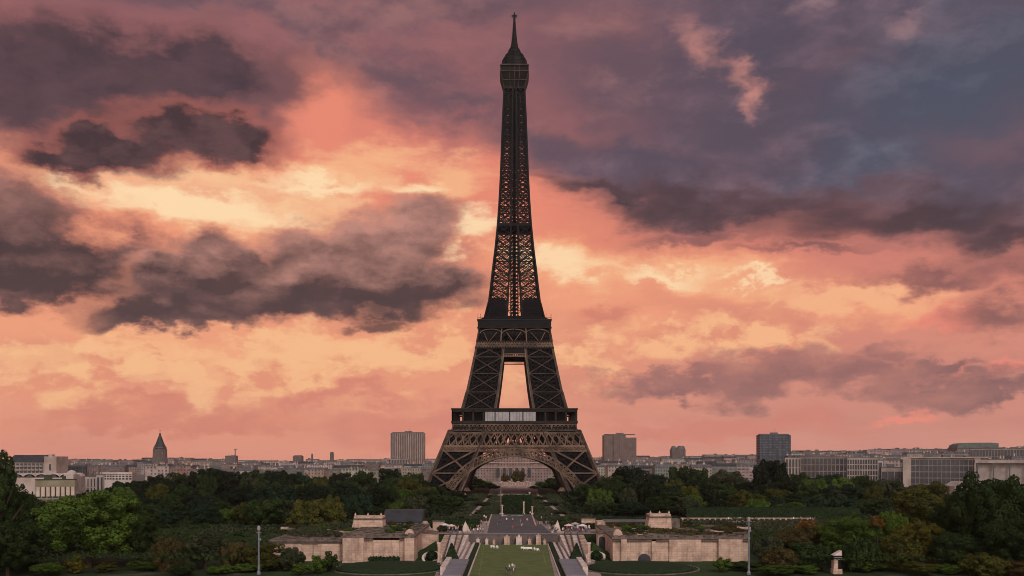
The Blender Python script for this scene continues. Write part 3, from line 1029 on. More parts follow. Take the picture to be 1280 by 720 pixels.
for x in (-1, 1):
    for y in (-1, 1):
        for za, zb in zip(zs, zs[1:]):
            b.bar((x * min(2.4, Ho(za) * .22), y * 2.0, za), (x * min(2.4, Ho(zb) * .22), y * 2.0, zb), 0.8)
for z in levels(116, 268, 60):
    b.box(-2.0, 2.0, -1.8, 1.8, z, z + 0.7)
    b.bar((-2.2, -2.0, z), (2.2, -2.0, z + 2.5), 0.4)
    b.bar((2.2, 2.0, z), (-2.2, 2.0, z + 2.5), 0.4)
b.box(-1.0, 1.0, -0.9, 0.9, 114, 270)
b.build('lift_column', IRON_DARK, shaft)
b = MB()
for zz in (178.5,):
    h = Ho(zz) + 0.5
    b.box(-h, h, -h, h, zz - 0.9, zz + 0.9)
b.build('landing', IRON_DARK, shaft)
for k in range(4):
    for u in (-1, 1):
        b = MB()
        for za, zb in zip(zs, zs[1:]):
            def pt(u_, z, h):
                return Vector(((u_, -h, z), (h, u_, z), (-u_, h, z), (-h, -u_, z))[k])
            b.bar(pt(u * Hi(za), za, Ho(za) + 0.3), pt(u * Hi(zb), zb, Ho(zb) + 0.3), 0.34)
        b.build('edge_girder', IRON_MID, shaft)

# ---- summit
b = MB()
b.frustum(-6.2, 6.2, -6.2, 6.2, 270.5, -9.2, 9.2, -9.2, 9.2, 281.0)
b.box(-8.8, 8.8, -8.8, 8.8, 281.0, 285.2)
cabin = b.build('summit_cabin', IRON_DARK, tower)
b = MB()
for zz, h in ((271.3, 6.9), (276.0, 8.1), (281.2, 9.5), (285.4, 9.2)):
    for k in range(4):
        c = [(-h, -h), (h, -h), (h, h), (-h, h)]
        b.bar((*c[k], zz), (*c[(k + 1) % 4], zz), 0.42 if zz < 285 else 0.9)
for k in range(4):
    for u in (-1, -0.38, 0.0, 0.38, 1):
        def pt(u_, z, h):
            return Vector(((u_, -h, z), (h, u_, z), (-u_, h, z), (-h, -u_, z))[k])
        b.bar(pt(u * 6.8, 271, 6.7), pt(u * 9.3, 281.2, 9.5), 0.4)
        b.bar(pt(u * 9.3, 281.2, 9.5), pt(u * 9.1, 285.2, 9.2), 0.3)
b.build('cabin_frame', IRON_MID, cabin)
b = MB()
b.lathe([(9.5, 285.8), (9.3, 288.6), (8.7, 289.4), (8.3, 292.0), (7.2, 293.2), (6.4, 295.2), (4.8, 296.4), (4.0, 298.8), (2.8, 300.6)], 12)
for i in range(26):
    a = i * 2.4
    r = 8.6 - (i % 5) * 0.9
    z0 = 286.4 + (i % 5) * 1.5
    b.bar((r * math.cos(a), r * math.sin(a), z0), (r * math.cos(a), r * math.sin(a), z0 + 1.6 + (i % 3)), 0.28)
b.build('dome', IRON_DARK, tower)
b = MB()
b.lathe([(2.9, 299.8), (2.0, 304), (1.4, 309.5), (0.95, 315.5), (0.6, 320.5), (0.3, 324.6)], 8)
for z in levels(303, 318, 9):
    b.bar((-2.6 + (z - 300) * .09, 0, z), (2.6 - (z - 300) * .09, 0, z), 0.25)
    b.bar((0, -2 + (z - 300) * .07, z + 0.8), (0, 2 - (z - 300) * .07, z + 0.8), 0.25)
for a in range(6):
    q = math.radians(a * 30)
    b.bar((-2.0 * math.cos(q), 0, 321.6 - 2.0 * math.sin(q)), (2.0 * math.cos(q), 0, 321.6 + 2.0 * math.sin(q)), 0.22)
b.bar((-1.9, 0, 322.2), (1.9, 0, 322.2), 0.5)
b.build('antenna', IRON_DARK, tower)

# ------------------------------------------------------------------ the city beyond the park
TINTS = [('pale cream', (0.50, 0.42, 0.36)), ('pinkish', (0.46, 0.34, 0.31)), ('grey', (0.32, 0.29, 0.28)), ('ochre', (0.40, 0.30, 0.23)), ('brown', (0.25, 0.20, 0.18)), ('whitish', (0.60, 0.53, 0.48))]
MARKS = [(20, 'the dark roofed slab'), (108, 'the slatted office'), (200, 'the church tower'), (295, 'the crane mast'), (420, 'the thin chimney block'), (509, 'the striped high-rise'),
         (640, 'the tower arch'), (776, 'the brown high-rise'), (845, 'the rooftop domes'), (969, 'the glass high-rise'), (1080, 'the gridded block'), (1180, 'the glass hall'), (1250, 'the pillared pavilion')]
USED = {}


def phrase(px):
    mk = min(MARKS, key=lambda q: abs(q[0] - px))
    side = 'left of' if px < mk[0] - 8 else 'right of' if px > mk[0] + 8 else 'in line with'
    return side + ' ' + mk[1]


def unique(head, px, tail=''):
    base = f'{head} {phrase(px)}' + (f' {tail}' if tail else '')
    n = USED.get(base, 0)
    USED[base] = n + 1
    return base if n == 0 else f'{ORD[n]} {base}'


def skyline(px):
    tab = [(-60, 577), (60, 575), (150, 574), (220, 572.5), (270, 575), (420, 575.5), (480, 574), (545, 575), (735, 574), (760, 571), (840, 570.5), (900, 569), (960, 567), (1010, 563.5), (1100, 563), (1150, 562), (1200, 560), (1300, 559)]
    return lerp(tab, px)


def city_block(px, Y, w, d, ztop, tint, roof, seed, rz=0.0, name='apartment_block', z0=0.0):
    """Wall body, roof of its kind and chimneys, standing on the ground."""
    r = random.Random(seed)
    t = bpy.data.objects.new(name, None)
    t.location = (wx(px, Y), Y + d / 2, z0)
    t.rotation_euler = (0, 0, rz)
    COL.objects.link(t)
    b = MB()
    rh = {'flat': 0.0, 'mansard': 3.4, 'gable': 3.0, 'zinc': 2.2}[roof]
    wh = ztop - rh
    b.box(-w / 2, w / 2, -d / 2, d / 2, -2, wh)
    for k in range(2):      # string courses and cornice stand proud
        z = wh * (0.35 + 0.4 * k)
        b.box(-w / 2 - .25, w / 2 + .25, -d / 2 - .25, -d / 2 + .02, z, z + .35)
    wall = b.build('wall', FACADE if r.random() < 0.75 else FACADE_WIDE, t)
    wall.color = (*[q * r.uniform(0.85, 1.1) for q in tint], 1)
    b = MB()
    e = 0.35
    if roof == 'flat':
        b.box(-w / 2 - e, w / 2 + e, -d / 2 - e, d / 2 + e, wh, wh + 0.6)
        for _ in range(2):
            x, s = r.uniform(-w * .35, w * .35), r.uniform(1.5, 3.5)
            b.box(x - s, x + s, -1, 2.5, wh + 0.6, wh + r.uniform(1.6, 3.2))
    elif roof == 'gable':
        b.hexa([(-w / 2 - e, -d / 2 - e, wh), (w / 2 + e, -d / 2 - e, wh), (w / 2 + e, d / 2 + e, wh), (-w / 2 - e, d / 2 + e, wh),
                (-w / 2 - e, -.2, wh + rh), (w / 2 + e, -.2, wh + rh), (w / 2 + e, .2, wh + rh), (-w / 2 - e, .2, wh + rh)])
    else:
        b.frustum(-w / 2 - e, w / 2 + e, -d / 2 - e, d / 2 + e, wh, -w / 2 + 1.4, w / 2 - 1.4, -d / 2 + 1.6, d / 2 - 1.6, wh + rh)
    if roof in ('mansard', 'zinc'):
        n = max(2, int(w / 3.2))
        for i in range(n):
            x = -w / 2 + (i + .5) * w / n
            b.box(x - .65, x + .65, -d / 2 - .1, -d / 2 + 1.6, wh + .4, wh + 2.0)
    rf = b.build('roof', ROOF_SLATE if roof == 'mansard' and r.random() < .6 else ROOF_ZINC, t)
    for _ in range(r.randint(1, 3)):
        b = MB()
        x, s = r.uniform(-w * .46, w * .46), r.uniform(0.5, 1.2)
        y = r.uniform(-d * .3, d * .3)
        b.box(x - s, x + s, y - .5, y + .5, wh, wh + rh + r.uniform(1.2, 2.6))
        for q in (-.3, .3):
            b.tube((x + q * s, y, wh + rh + 1.0), (x + q * s, y, wh + rh + 3.2), .16, .14, 5)
        b.build('chimney', STONE, rf)
    return t


rc = random.Random(11)
ROWS = [(2350, -0.3, 15, 27, 'far'), (1850, 2.4, 16, 30, 'distant'), (1380, 6.2, 18, 34, 'mid-distance'), (1040, 10.5, 20, 40, 'nearer')]
skip = {'far': [], 'distant': [], 'mid-distance': [(585, 702)], 'nearer': [(575, 712), (955, 1330), (-60, 172)]}
for Y, off, wl, wh_, row in ROWS:
    px = -30.0
    while px < 1312:
        wpx = rc.uniform(wl, wh_)
        c = px + wpx / 2
        if not any(a < c < b_ for a, b_ in skip[row]):
            tn, tint = rc.choice(TINTS)
            roof = rc.choice(['flat', 'flat', 'mansard', 'mansard', 'zinc', 'gable'])
            top = skyline(c) + off + rc.uniform(-1.3, 1.6)
            yy = Y + rc.uniform(-60, 60)
            z = max(7.0, wz(top, yy))
            t = city_block(c, yy, wpx * yy / FPX * 0.98, rc.uniform(14, 26), z, tint, roof, rc.random(), rc.uniform(-.18, .18))
            rn = {'flat': 'flat topped', 'mansard': 'slate mansard', 'zinc': 'zinc roofed', 'gable': 'gabled'}[roof]
            tag(t, unique(f'{row} {tn} {rn} block', c), 'building', f'{row} city blocks')
        px += wpx * rc.uniform(0.86, 1.02)

# extra terraces climbing the right-hand slope
for Y, y0, y1, row in ((1550, 563, 566, 'hillside'), (1250, 567, 571, 'lower hillside'), (980, 573, 579, 'street level')):
    px = 985.0
    while px < 1300:
        wpx = rc.uniform(16, 34)
        c = px + wpx / 2
        tn, tint = rc.choice(TINTS)
        roof = rc.choice(['flat', 'flat', 'zinc', 'mansard'])
        z = wz(y0 + (y1 - y0) * rc.random() - (c - 985) * 0.012, Y)
        t = city_block(c, Y, wpx * Y / FPX, 18, z, tint, roof, rc.random(), rc.uniform(-.12, .12))
        rn = {'flat': 'flat topped', 'mansard': 'slate mansard', 'zinc': 'zinc roofed', 'gable': 'gabled'}[roof]
        tag(t, unique(f'{row} {tn} {rn} block', c), 'building', f'{row} city blocks')
        px += wpx * rc.uniform(0.9, 1.05)


def windows_grid(parent, x0, x1, z0, z1, nx, nz, yf, ww, wh, mat=GLASS_DARK, sill=True):
    """One window at a time: dark pane set against the body, with a raised frame."""
    for i in range(nx):
        for k in range(nz):
            cx, cz = x0 + (x1 - x0) * (i + .5) / nx, z0 + (z1 - z0) * (k + .5) / nz
            b = MB()
            b.box(cx - ww / 2, cx + ww / 2, yf - .06, yf + .05, cz - wh / 2, cz + wh / 2)
            w = b.build('window', mat, parent)


def modern_block(label, px0, px1, ytop, Y, d, tint, nx, nz, pier=0.5, band=0.6, rz=0.0, roof=None, zb=None, name='office_building', cat='building', glass=GLASS_DARK, top_band=1.6):
    """Frame building: glazed body, projecting piers and floor bands, parapet roof."""
    w = (px1 - px0) * Y / FPX
    rz = rz - 0.85 * math.atan(((px0 + px1) / 2 - 640) / FPX)
    d = min(d, 14)
    t = thing(name, label, cat, (wx((px0 + px1) / 2, Y), Y, 0), rz)
    zt = wz(ytop, Y)
    zb = 0.0 if zb is None else zb
    b = MB()
    b.box(-w / 2, w / 2, 0, d, -1, zt - .4)
    wall = b.build('wall', FACADE, t)
    wall.color = (*[q * 1.5 for q in tint], 1)
    b = MB()
    for i in range(nx + 1):
        x = -w / 2 + w * i / nx
        b.box(max(-w / 2 - .05, x - pier / 2), min(w / 2 + .05, x + pier / 2), -.55, -.004, -1, zt - .5)
    for k in range(nz + 1):
        z = zb + (zt - top_band - zb) * k / nz
        b.box(-w / 2 - .05, w / 2 + .05, -.50, -.002, z - band / 2, z + band / 2)
    b.box(-w / 2 - .1, w / 2 + .1, -.6, -.006, zt - top_band, zt - .4)
    f = b.build('facade_frame', WALLTINT, t)
    f.color = (*[q * 1.5 for q in tint], 1)
    if nx * nz <= 100:
        windows_grid(t, -w / 2, w / 2, zb, zt - top_band, nx, nz, -.02, w / nx - pier * .8, (zt - top_band - zb) / nz - band * .8, glass)
    b = MB()
    b.box(-w / 2 - .3, w / 2 + .3, -.8, d + .3, zt - .4, zt)
    b.box(-w * .3, -w * .1, d * .3, d * .7, zt, zt + 2.2)
    b.box(w * .15, w * .25, d * .3, d * .6, zt, zt + 1.6)
    b.build('roof', roof or ROOF_ZINC, t)
    return t


# ---- high-rises
def high_rise(label, px0, px1, ytop, Y, tint, ribs, split=None, rz=0.0, rib_w=0.5, mat=FACADE, base=None, rib_tint=1.5):
    w = (px1 - px0) * Y / FPX
    t = thing('high_rise', label, 'tower block', (wx((px0 + px1) / 2, Y), Y, 0), rz)
    zt = wz(ytop, Y)
    b = MB()
    if split:
        for a, c, dz, dy in split:
            b.box(-w / 2 + a * w, -w / 2 + c * w, dy, 24 + dy, 0, zt + dz)
    else:
        b.box(-w / 2, w / 2, 0, 26, 0, zt)
    o = b.build('wall', mat, t)
    o.color = (*tint, 1)
    if ribs:
        b = MB()
        for i in range(ribs + 1):
            x = -w / 2 + w * i / ribs
            b.box(x - rib_w / 2, x + rib_w / 2, -.7, -.003, 4, zt - 1)
        o = b.build('ribbed_facade', WALLTINT, t)
        o.color = (*[q * rib_tint for q in tint], 1)
    b = MB()
    b.box(-w * .46, w * .46, 3, 22, zt + .003, zt + 1.4)
    b.box(-w * .1, w * .12, 8, 16, zt + 1.4, zt + 3.4)
    b.bar((w * .05, 12, zt + 3), (w * .05, 12, zt + 8), .4)
    b.build('roof_plant', ROOF_ZINC, t)
    return t


high_rise('striped concrete high-rise with vertical ribs rising left of the iron tower', 488.5, 530, 541, 1750, (0.22, 0.17, 0.155), 15, rib_w=1.3, rib_tint=1.7)
b_ = modern_block('low striped podium block below the concrete high-rise', 484, 511, 573.5, 1650, 25, (0.2, 0.16, 0.15), 14, 2, 0.9, 0.8)
high_rise('twin brown high-rise with a stepped notch in its middle right of the iron tower', 755.5, 796, 543.5, 1600, (0.25, 0.18, 0.16), 0, split=[(0, .28, -.4, 1.5), (.28, .66, 0.3, 0), (.66, 1.0, -4.5, 2)], rz=0.05)
high_rise('dark blue glass high-rise with flat top right of the rooftop domes', 950.5, 988, 543.5, 1300, (0.085, 0.105, 0.135), 12, rz=-0.05, mat=FACADE_WIDE, rib_w=.4, rib_tint=1.2)

# ---- church tower with pointed roof
cx_, cY = 200, 1400
t = thing('church_tower', 'pointed grey stone church tower with octagonal drum above the left rooftops', 'church tower', (wx(cx_, cY), cY, 0))
k = cY / FPX
b = MB()
b.lathe([(9.6 * k, 0), (9.6 * k, wz(573, cY)), (8.6 * k, wz(572, cY)), (7.6 * k, wz(561, cY)), (8.3 * k, wz(560.4, cY)), (8.3 * k, wz(559, cY))], 8)
w_ = b.build('drum', CONCRETE, t)
w_.color = (.38, .37, .40, 1)
b = MB()
for i in range(8):
    a = math.radians(22.5 + i * 45)
    rr = 7.9 * k
    b.bar((rr * math.cos(a), rr * math.sin(a), wz(572, cY)), (rr * math.cos(a) * .96, rr * math.sin(a) * .96, wz(561, cY)), 1.4)
b.build('buttress', STONE_DARK, t)
b = MB()
b.lathe([(7.9 * k, wz(559, cY)), (5.4 * k, wz(554.5, cY)), (3.0 * k, wz(548, cY)), (1.3 * k, wz(544, cY)), (1.5 * k, wz(543.4, cY)), (.9 * k, wz(541.8, cY)), (.2 * k, wz(541.0, cY))], 8)
b.build('spire', ROOF_SLATE, t)
b = MB()
b.tube((0, 0, wz(541.4, cY)), (0, 0, wz(536.5, cY)), .35, .15, 6)
b.bar((-1.0, 0, wz(538.2, cY)), (1.0, 0, wz(538.2, cY)), .3)
b.build('cross', ROOF_SLATE, t)

# ---- crane mast and thin chimneys on the horizon
t = thing('tower_crane', 'thin grey crane mast above the rooftops left of centre', 'crane', (wx(294, 1700), 1700, 0))
b = MB()
b.bar((0, 0, 0), (0, 0, wz(561, 1700)), 1.3)
b.build('mast', ROOF_ZINC, t)
b = MB()
b.bar((-2, 0, wz(562, 1700)), (4, 0, wz(561.2, 1700)), 1.1)
b.build('jib', ROOF_ZINC, t)
t = city_block(288, 1650, 18, 14, wz(570, 1650), (.24, .2, .18), 'flat', 3)
tag(t, 'taller dark flat topped block under the crane mast', 'building')
for px0, px1, yt, lab in ((412.5, 416.5, 565.8, 'narrow dark chimney block standing alone on the left skyline'), (389, 391, 568, 'thinnest grey stack left of the narrow chimney block'),
                          (366, 377, 570, 'small square rooftop block far left of the concrete high-rise'), (840, 857, 561.5, 'brown block below the domed rooftop right of the iron tower')):
    Y = 1900
    w = (px1 - px0) * Y / FPX
    t = thing('chimney_block' if w < 15 else 'rooftop_block', lab, 'building', (wx((px0 + px1) / 2, Y), Y, 0))
    b = MB()
    b.box(-w / 2, w / 2, 0, w, 0, wz(yt, Y))
    o = b.build('wall', FACADE, t)
    o.color = (.2, .16, .15, 1)
    b = MB()
    if px0 == 840:
        for xx, rr in ((-8, 6), (4, 7), (10, 5)):
            b.lathe([(rr, 0), (rr * .95, 2.5), (rr * .7, 5.2), (rr * .3, 6.8), (.2, 7.2)], 10, (xx, w / 2, wz(yt, Y)))
    else:
        b.box(-w * .4, w * .4, w * .2, w * .8, wz(yt, Y), wz(yt, Y) + 1.5)
    b.build('roof', ROOF_ZINC, t)

# ---- near blocks, left edge
Y = 700
s = Y / FPX
t = thing('apartment_building', 'long slab with dark sloped roof and pale blank end wall at far left', 'building', (wx(40, Y), Y, 0), -0.02)
w = 62 * s
zt, ze = wz(568.6, Y), wz(577.5, Y)
b = MB()
b.box(-w / 2, w / 2, 0, 16, -1, ze)
o = b.build('wall', WALLTINT, t)
o.color = (.30, .245, .225, 1)
b = MB()
b.frustum(-w / 2 - .4, w * .26, -.6, 16.4, ze, -w / 2 + 3.4, w * .26, 3.5, 12, zt)
b.build('roof', ROOF_SLATE, t)
b = MB()
b.box(w * .26 + .01, w / 2 + .3, -.8, 17, -1, wz(570.5, Y))
b.box(w * .29, w * .36, 3, 8, wz(570.5, Y), wz(568, Y))
o = b.build('end_block', WALLTINT, t)
o.color = (.40, .32, .29, 1)
b = MB()
b.box(w * .36, w * .40, -.95, -.81, wz(588, Y), wz(580, Y))
b.build('slot_window', GLASS_DARK, t)
for i in range(8):
    for kz in range(3):
        x0 = -w * .40 + i * w * .08
        z0 = wz(592 - kz * 4.8, Y)
        b = MB()
        b.box(x0, x0 + w * .058, -.1, .06, z0, z0 + 1.9)
        wn = b.build('window', GLASS_DARK, t)
        b = MB()
        b.box(x0 - .15, x0 + w * .062, -1.0, -.11, z0 - .5, z0 + .25)
        o = b.build('balcony', WALLTINT, wn)
        o.color = (.42, .36, .33, 1)

modern_block('low dark flat topped block right of the pale blank end wall', 69, 106, 581.5, 780, 22, (.055, .05, .052), 9, 3, .4, .5)

Y = 560
s = Y / FPX
t = thing('arched_roof_hall', 'low white hall with scalloped arched roof below the dark roofed slab', 'building', (wx(52, Y), Y, 0), .05)
w = 74 * s
b = MB()
b.box(-w / 2, w / 2, 0, 20, -1, wz(597, Y))
o = b.build('wall', WALLTINT, t)
o.color = (.46, .38, .35, 1)
b = MB()
for i in range(5):
    xa, xb = -w / 2 + w * i / 5, -w / 2 + w * (i + 1) / 5
    n = 8
    for j in range(n):
        a0, a1 = math.pi * j / n, math.pi * (j + 1) / n
        xm, rr, zz = (xa + xb) / 2, (xb - xa) / 2, wz(596.8, Y)
        b.hexa([(xm - rr * math.cos(a0), -.5, zz + 1.9 * math.sin(a0)), (xm - rr * math.cos(a1), -.5, zz + 1.9 * math.sin(a1)), (xm - rr * math.cos(a1), 20, zz + 1.9 * math.sin(a1)), (xm - rr * math.cos(a0), 20, zz + 1.9 * math.sin(a0)),
                (xm - rr * math.cos(a0), -.5, zz + 1.9 * math.sin(a0) + .5), (xm - rr * math.cos(a1), -.5, zz + 1.9 * math.sin(a1) + .5), (xm - rr * math.cos(a1), 20, zz + 1.9 * math.sin(a1) + .5), (xm - rr * math.cos(a0), 20, zz + 1.9 * math.sin(a0) + .5)])
o = b.build('roof', WALLTINT, t)
o.color = (.52, .44, .42, 1)
for i in range(5):
    xm = -w / 2 + w * (i + .5) / 5
    b = MB()
    b.lathe([(1.9, 0), (1.9, .1)], 14)
    b.v = [(x + xm, -.08 + z * .6, wz(597, Y) + max(0, y) * .8) for x, y, z in b.v]
    b.build('arched_window', GLASS_DARK, t)
b = MB()
b.frustum(w * .38, w * .54, -1.2, 8, -1, w * .38, w * .54, -1.2, 8, wz(593, Y))
b.lathe([(w * .08, 0), (w * .075, 1.2), (w * .04, 2.2), (.1, 2.6)], 14, (w * .46, 3.2, wz(593, Y)))
o = b.build('end_turret', WALLTINT, t)
o.color = (.42, .36, .34, 1)

t = modern_block('green grey block with pale pillars between tall dark windows above the big left tree', 47, 92, 599, 480, 7, (.17, .155, .11), 7, 1, .5, .6, zb=3.0, top_band=3.6, roof=material('mossy flat roof', (.055, .06, .042), (.04, .042, .03), .3, .9))
w = 45 * 480 / FPX
for i in range(8):
    b = MB()
    x = -w / 2 + w * (i + .5) / 8
    b.box(x - .75, x + .75, -.9, -.6, 4.2, wz(608.5, 480))
    o = b.build('pillar', WALLTINT, t)
    o.color = (.58, .47, .40, 1)

t = modern_block('white slatted office with tall slit windows left of the curved office', 89, 123, 595, 590, 10, (.31, .265, .25), 9, 2, 1.25, .7, rz=-.05)
t = modern_block('blank pale stair block with dark slot beside the white slatted office', 121, 129, 593, 585, 8, (.24, .21, .195), 2, 1, .8, .4)
# curved office: arc plan
Y = 640
t = thing('curved_office', 'white curved office with two rows of square windows left of the dark park trees', 'building', (wx(152, Y), Y, 0))
Rr = 26.0
b = MB()
n = 14
zt = wz(590.5, Y)
for i in range(n):
    a0, a1 = math.radians(215 + 70 * i / n), math.radians(215 + 70 * (i + 1) / n)
    for ra, rb_, z0, z1 in ((Rr - 12, Rr, -1, zt - 1.2), (Rr - 12.2, Rr + .5, zt - 1.2, zt)):
        b.hexa([(ra * math.cos(a0), ra * math.sin(a0) + Rr, z0), (rb_ * math.cos(a0), rb_ * math.sin(a0) + Rr, z0), (rb_ * math.cos(a1), rb_ * math.sin(a1) + Rr, z0), (ra * math.cos(a1), ra * math.sin(a1) + Rr, z0),
                (ra * math.cos(a0), ra * math.sin(a0) + Rr, z1), (rb_ * math.cos(a0), rb_ * math.sin(a0) + Rr, z1), (rb_ * math.cos(a1), rb_ * math.sin(a1) + Rr, z1), (ra * math.cos(a1), ra * math.sin(a1) + Rr, z1)])
o = b.build('wall', WALLTINT, t)
o.color = (.52, .45, .42, 1)
for i in range(n):
    for kz in range(3):
        a = math.radians(215 + 70 * (i + .5) / n)
        z0 = wz(599.5 - kz * 3.1, Y)
        c_ = Vector((math.cos(a), math.sin(a), 0))
        tng = Vector((-math.sin(a), math.cos(a), 0))
        p = c_ * (Rr + .02) + Vector((0, Rr, 0))
        b = MB()
        b.hexa([p - tng * .72 + Vector((0, 0, z0)) - c_ * .1, p + tng * .72 + Vector((0, 0, z0)) - c_ * .1, p + tng * .72 + Vector((0, 0, z0)) + c_ * .06, p - tng * .72 + Vector((0, 0, z0)) + c_ * .06,
                p - tng * .72 + Vector((0, 0, z0 + 1.0)) - c_ * .1, p + tng * .72 + Vector((0, 0, z0 + 1.0)) - c_ * .1, p + tng * .72 + Vector((0, 0, z0 + 1.0)) + c_ * .06, p - tng * .72 + Vector((0, 0, z0 + 1.0)) + c_ * .06])
        b.build('window', GLASS_DARK, t)

# ---- near blocks, right
modern_block('brown concrete framed block with three bays left of the white gridded block', 1000, 1058, 570.5, 860, 20, (.16, .125, .115), 12, 4, .7, .8)
modern_block('pale concrete block with tall piers below the dark glass high-rise', 982, 1001, 571.5, 840, 20, (.24, .2, .18), 5, 3, 1.1, .6)
modern_block('white gridded block with four floors of small windows', 1060, 1102, 571.5, 800, 18, (.24, .205, .19), 14, 5, .55, .9)
modern_block('low pale block with dark glazed ground floor left of the long glass hall', 1103, 1141, 584, 730, 18, (.22, .185, .175), 5, 1, .5, .6, top_band=3.2)
modern_block('narrow white shaft standing between gridded block and low pale block', 1097.5, 1103, 575, 740, 5, (.34, .31, .31), 1, 1, .8, .8)
t = modern_block('long dark glass hall framed by pale concrete piers', 1142, 1223, 571.8, 700, 24, (.19, .165, .155), 16, 5, .3, .55)
s = 700 / FPX
b = MB()
w = 81 * s
b.box(-w / 2 - 5.5, -w / 2 - .01, -1.2, 6, -1, wz(571, 700))
b.box(w / 2 - 5, w / 2 - .6, -1.2, -.61, -1, wz(571.9, 700))
b.box(-w / 2, w / 2 + 4, -1.5, -.62, wz(572.6, 700), wz(571.2, 700))
o = b.build('concrete_portal', WALLTINT, t)
o.color = (.42, .345, .32, 1)
t = thing('pillared_pavilion', 'white pavilion with flat canopy on square pillars at right edge', 'building', (wx(1262, 640), 640, 0), -.42)
s = 640 / FPX
w = 78 * s
b = MB()
b.box(-w / 2 + 1, w / 2, 2, 16, -1, wz(579, 640))
o = b.build('wall', WALLTINT, t)
o.color = (.34, .29, .275, 1)
b = MB()
b.box(-w / 2, w / 2, -.6, 16.5, wz(579, 640), wz(575.2, 640))
o = b.build('canopy', WALLTINT, t)
o.color = (.40, .33, .31, 1)
for i in range(5):
    b = MB()
    x = -w / 2 + 1.5 + i * (w - 3) / 4
    b.box(x - .4, x + .4, -.3, .5, -1, wz(579, 640))
    b.build('pillar', ROOF_ZINC, t)
t = thing('barrel_roof_building', 'far building with long rounded green grey roof above the right skyline', 'building', (wx(1222, 1500), 1500, 0))
s = 1500 / FPX
w = 52 * s
b = MB()
b.box(-w / 2, w / 2, 0, 30, 0, wz(560, 1500))
o = b.build('wall', FACADE_WIDE, t)
o.color = (.26, .22, .2, 1)
b = MB()
pr = [(-w / 2, wz(560, 1500)), (-w * .47, wz(556.4, 1500)), (-w * .38, wz(554.2, 1500)), (-w * .2, wz(553.4, 1500)), (w * .3, wz(553.2, 1500)), (w / 2, wz(554, 1500)), (w / 2, wz(560, 1500))]
n = len(pr)
b.v = [(x, -1, z) for x, z in pr] + [(x, 30, z) for x, z in pr]
b.f = [tuple(range(n)), tuple(range(2 * n - 1, n - 1, -1))] + [(i, n + i, n + (i + 1) % n, (i + 1) % n) for i in range(n)]
b.build('roof', material('verdigris roof', (.12, .135, .125), (.085, .10, .095), .2, .6), t)
modern_block('terraced grey block under the rounded roof at right', 1216, 1286, 560.5, 1150, 24, (.17, .145, .135), 20, 4, .5, .7)
t = thing('gabled_house', 'small white gabled house end among the trees right of centre', 'house', (wx(1202, 560), 560, 0), .2)
b = MB()
b.box(-4.5, 4.5, 0, 9, -1, wz(608, 560))
o = b.build('wall', WALLTINT, t)
o.color = (.42, .35, .33, 1)
b = MB()
zz = wz(608, 560)
b.hexa([(-4.9, -.4, zz), (4.9, -.4, zz), (4.9, 9.4, zz), (-4.9, 9.4, zz), (-.2, -.4, zz + 3), (.2, -.4, zz + 3), (.2, 9.4, zz + 3), (-.2, 9.4, zz + 3)])
o = b.build('roof', WALLTINT, t)
o.color = (.36, .30, .29, 1)
for x in (-2.4, 0, 2.4):
    b = MB()
    b.box(x - .5, x + .5, -.06, .05, zz - 3.4, zz - 1.6)
    b.build('window', GLASS_DARK, t)

# ---- the palace seen through the arch
Y = 1010
s = Y / FPX
t = thing('palace', 'wide pale palace facade with dark central porch seen through the tower arch', 'building', (wx(643, Y), Y, 0))
w = 122 * s
b = MB()
b.box(-w / 2, w / 2, 0, 22, -3, wz(576, Y))
b.box(-w * .17, w * .17, -1.2, -.003, -3, wz(573, Y))
b.box(-w * .12, w * .12, 2, 20, wz(576, Y), wz(568, Y))
o = b.build('wall', FACADE, t)
o.color = (.37, .275, .25, 1)
b = MB()
b.frustum(-w / 2 - .5, w / 2 + .5, -.5, 22.5, wz(576, Y), -w / 2 + 2, w / 2 - 2, 3, 19, wz(572.6, Y))
o = b.build('roof', WALLTINT, t)
o.color = (.26, .20, .19, 1)
b = MB()
b.lathe([(9, 0), (9, 3), (8, 6), (5, 9), (1.5, 11), (1, 13), (.1, 15)], 14, (0, 11, wz(569, Y)))
o = b.build('dome', WALLTINT, t)
o.color = (.32, .25, .23, 1)
for zz in (wz(578, Y), wz(584, Y)):
    b = MB()
    b.box(-w / 2 - .3, w / 2 + .3, -1.6, -1.21, zz - .3, zz + .4)
    b.build('cornice', STONE, t)
for i, x in enumerate((-17, -10.5, -4, 2.5, 9, 15.5)):
    b = MB()
    b.box(x - 1.6, x + 1.6, -1.32, -1.19, wz(597, Y), wz(586.5, Y))
    b.lathe([(1.6, 0), (1.6, .12)], 12, (0, 0, 0))
    k0 = len(b.v) - 24
    b.v = b.v[:k0] + [(x + p, -1.32 + r_, wz(586.5, Y) + max(0, q)) for p, q, r_ in b.v[k0:]]
    b.build('arched_window', GLASS_DARK, t)

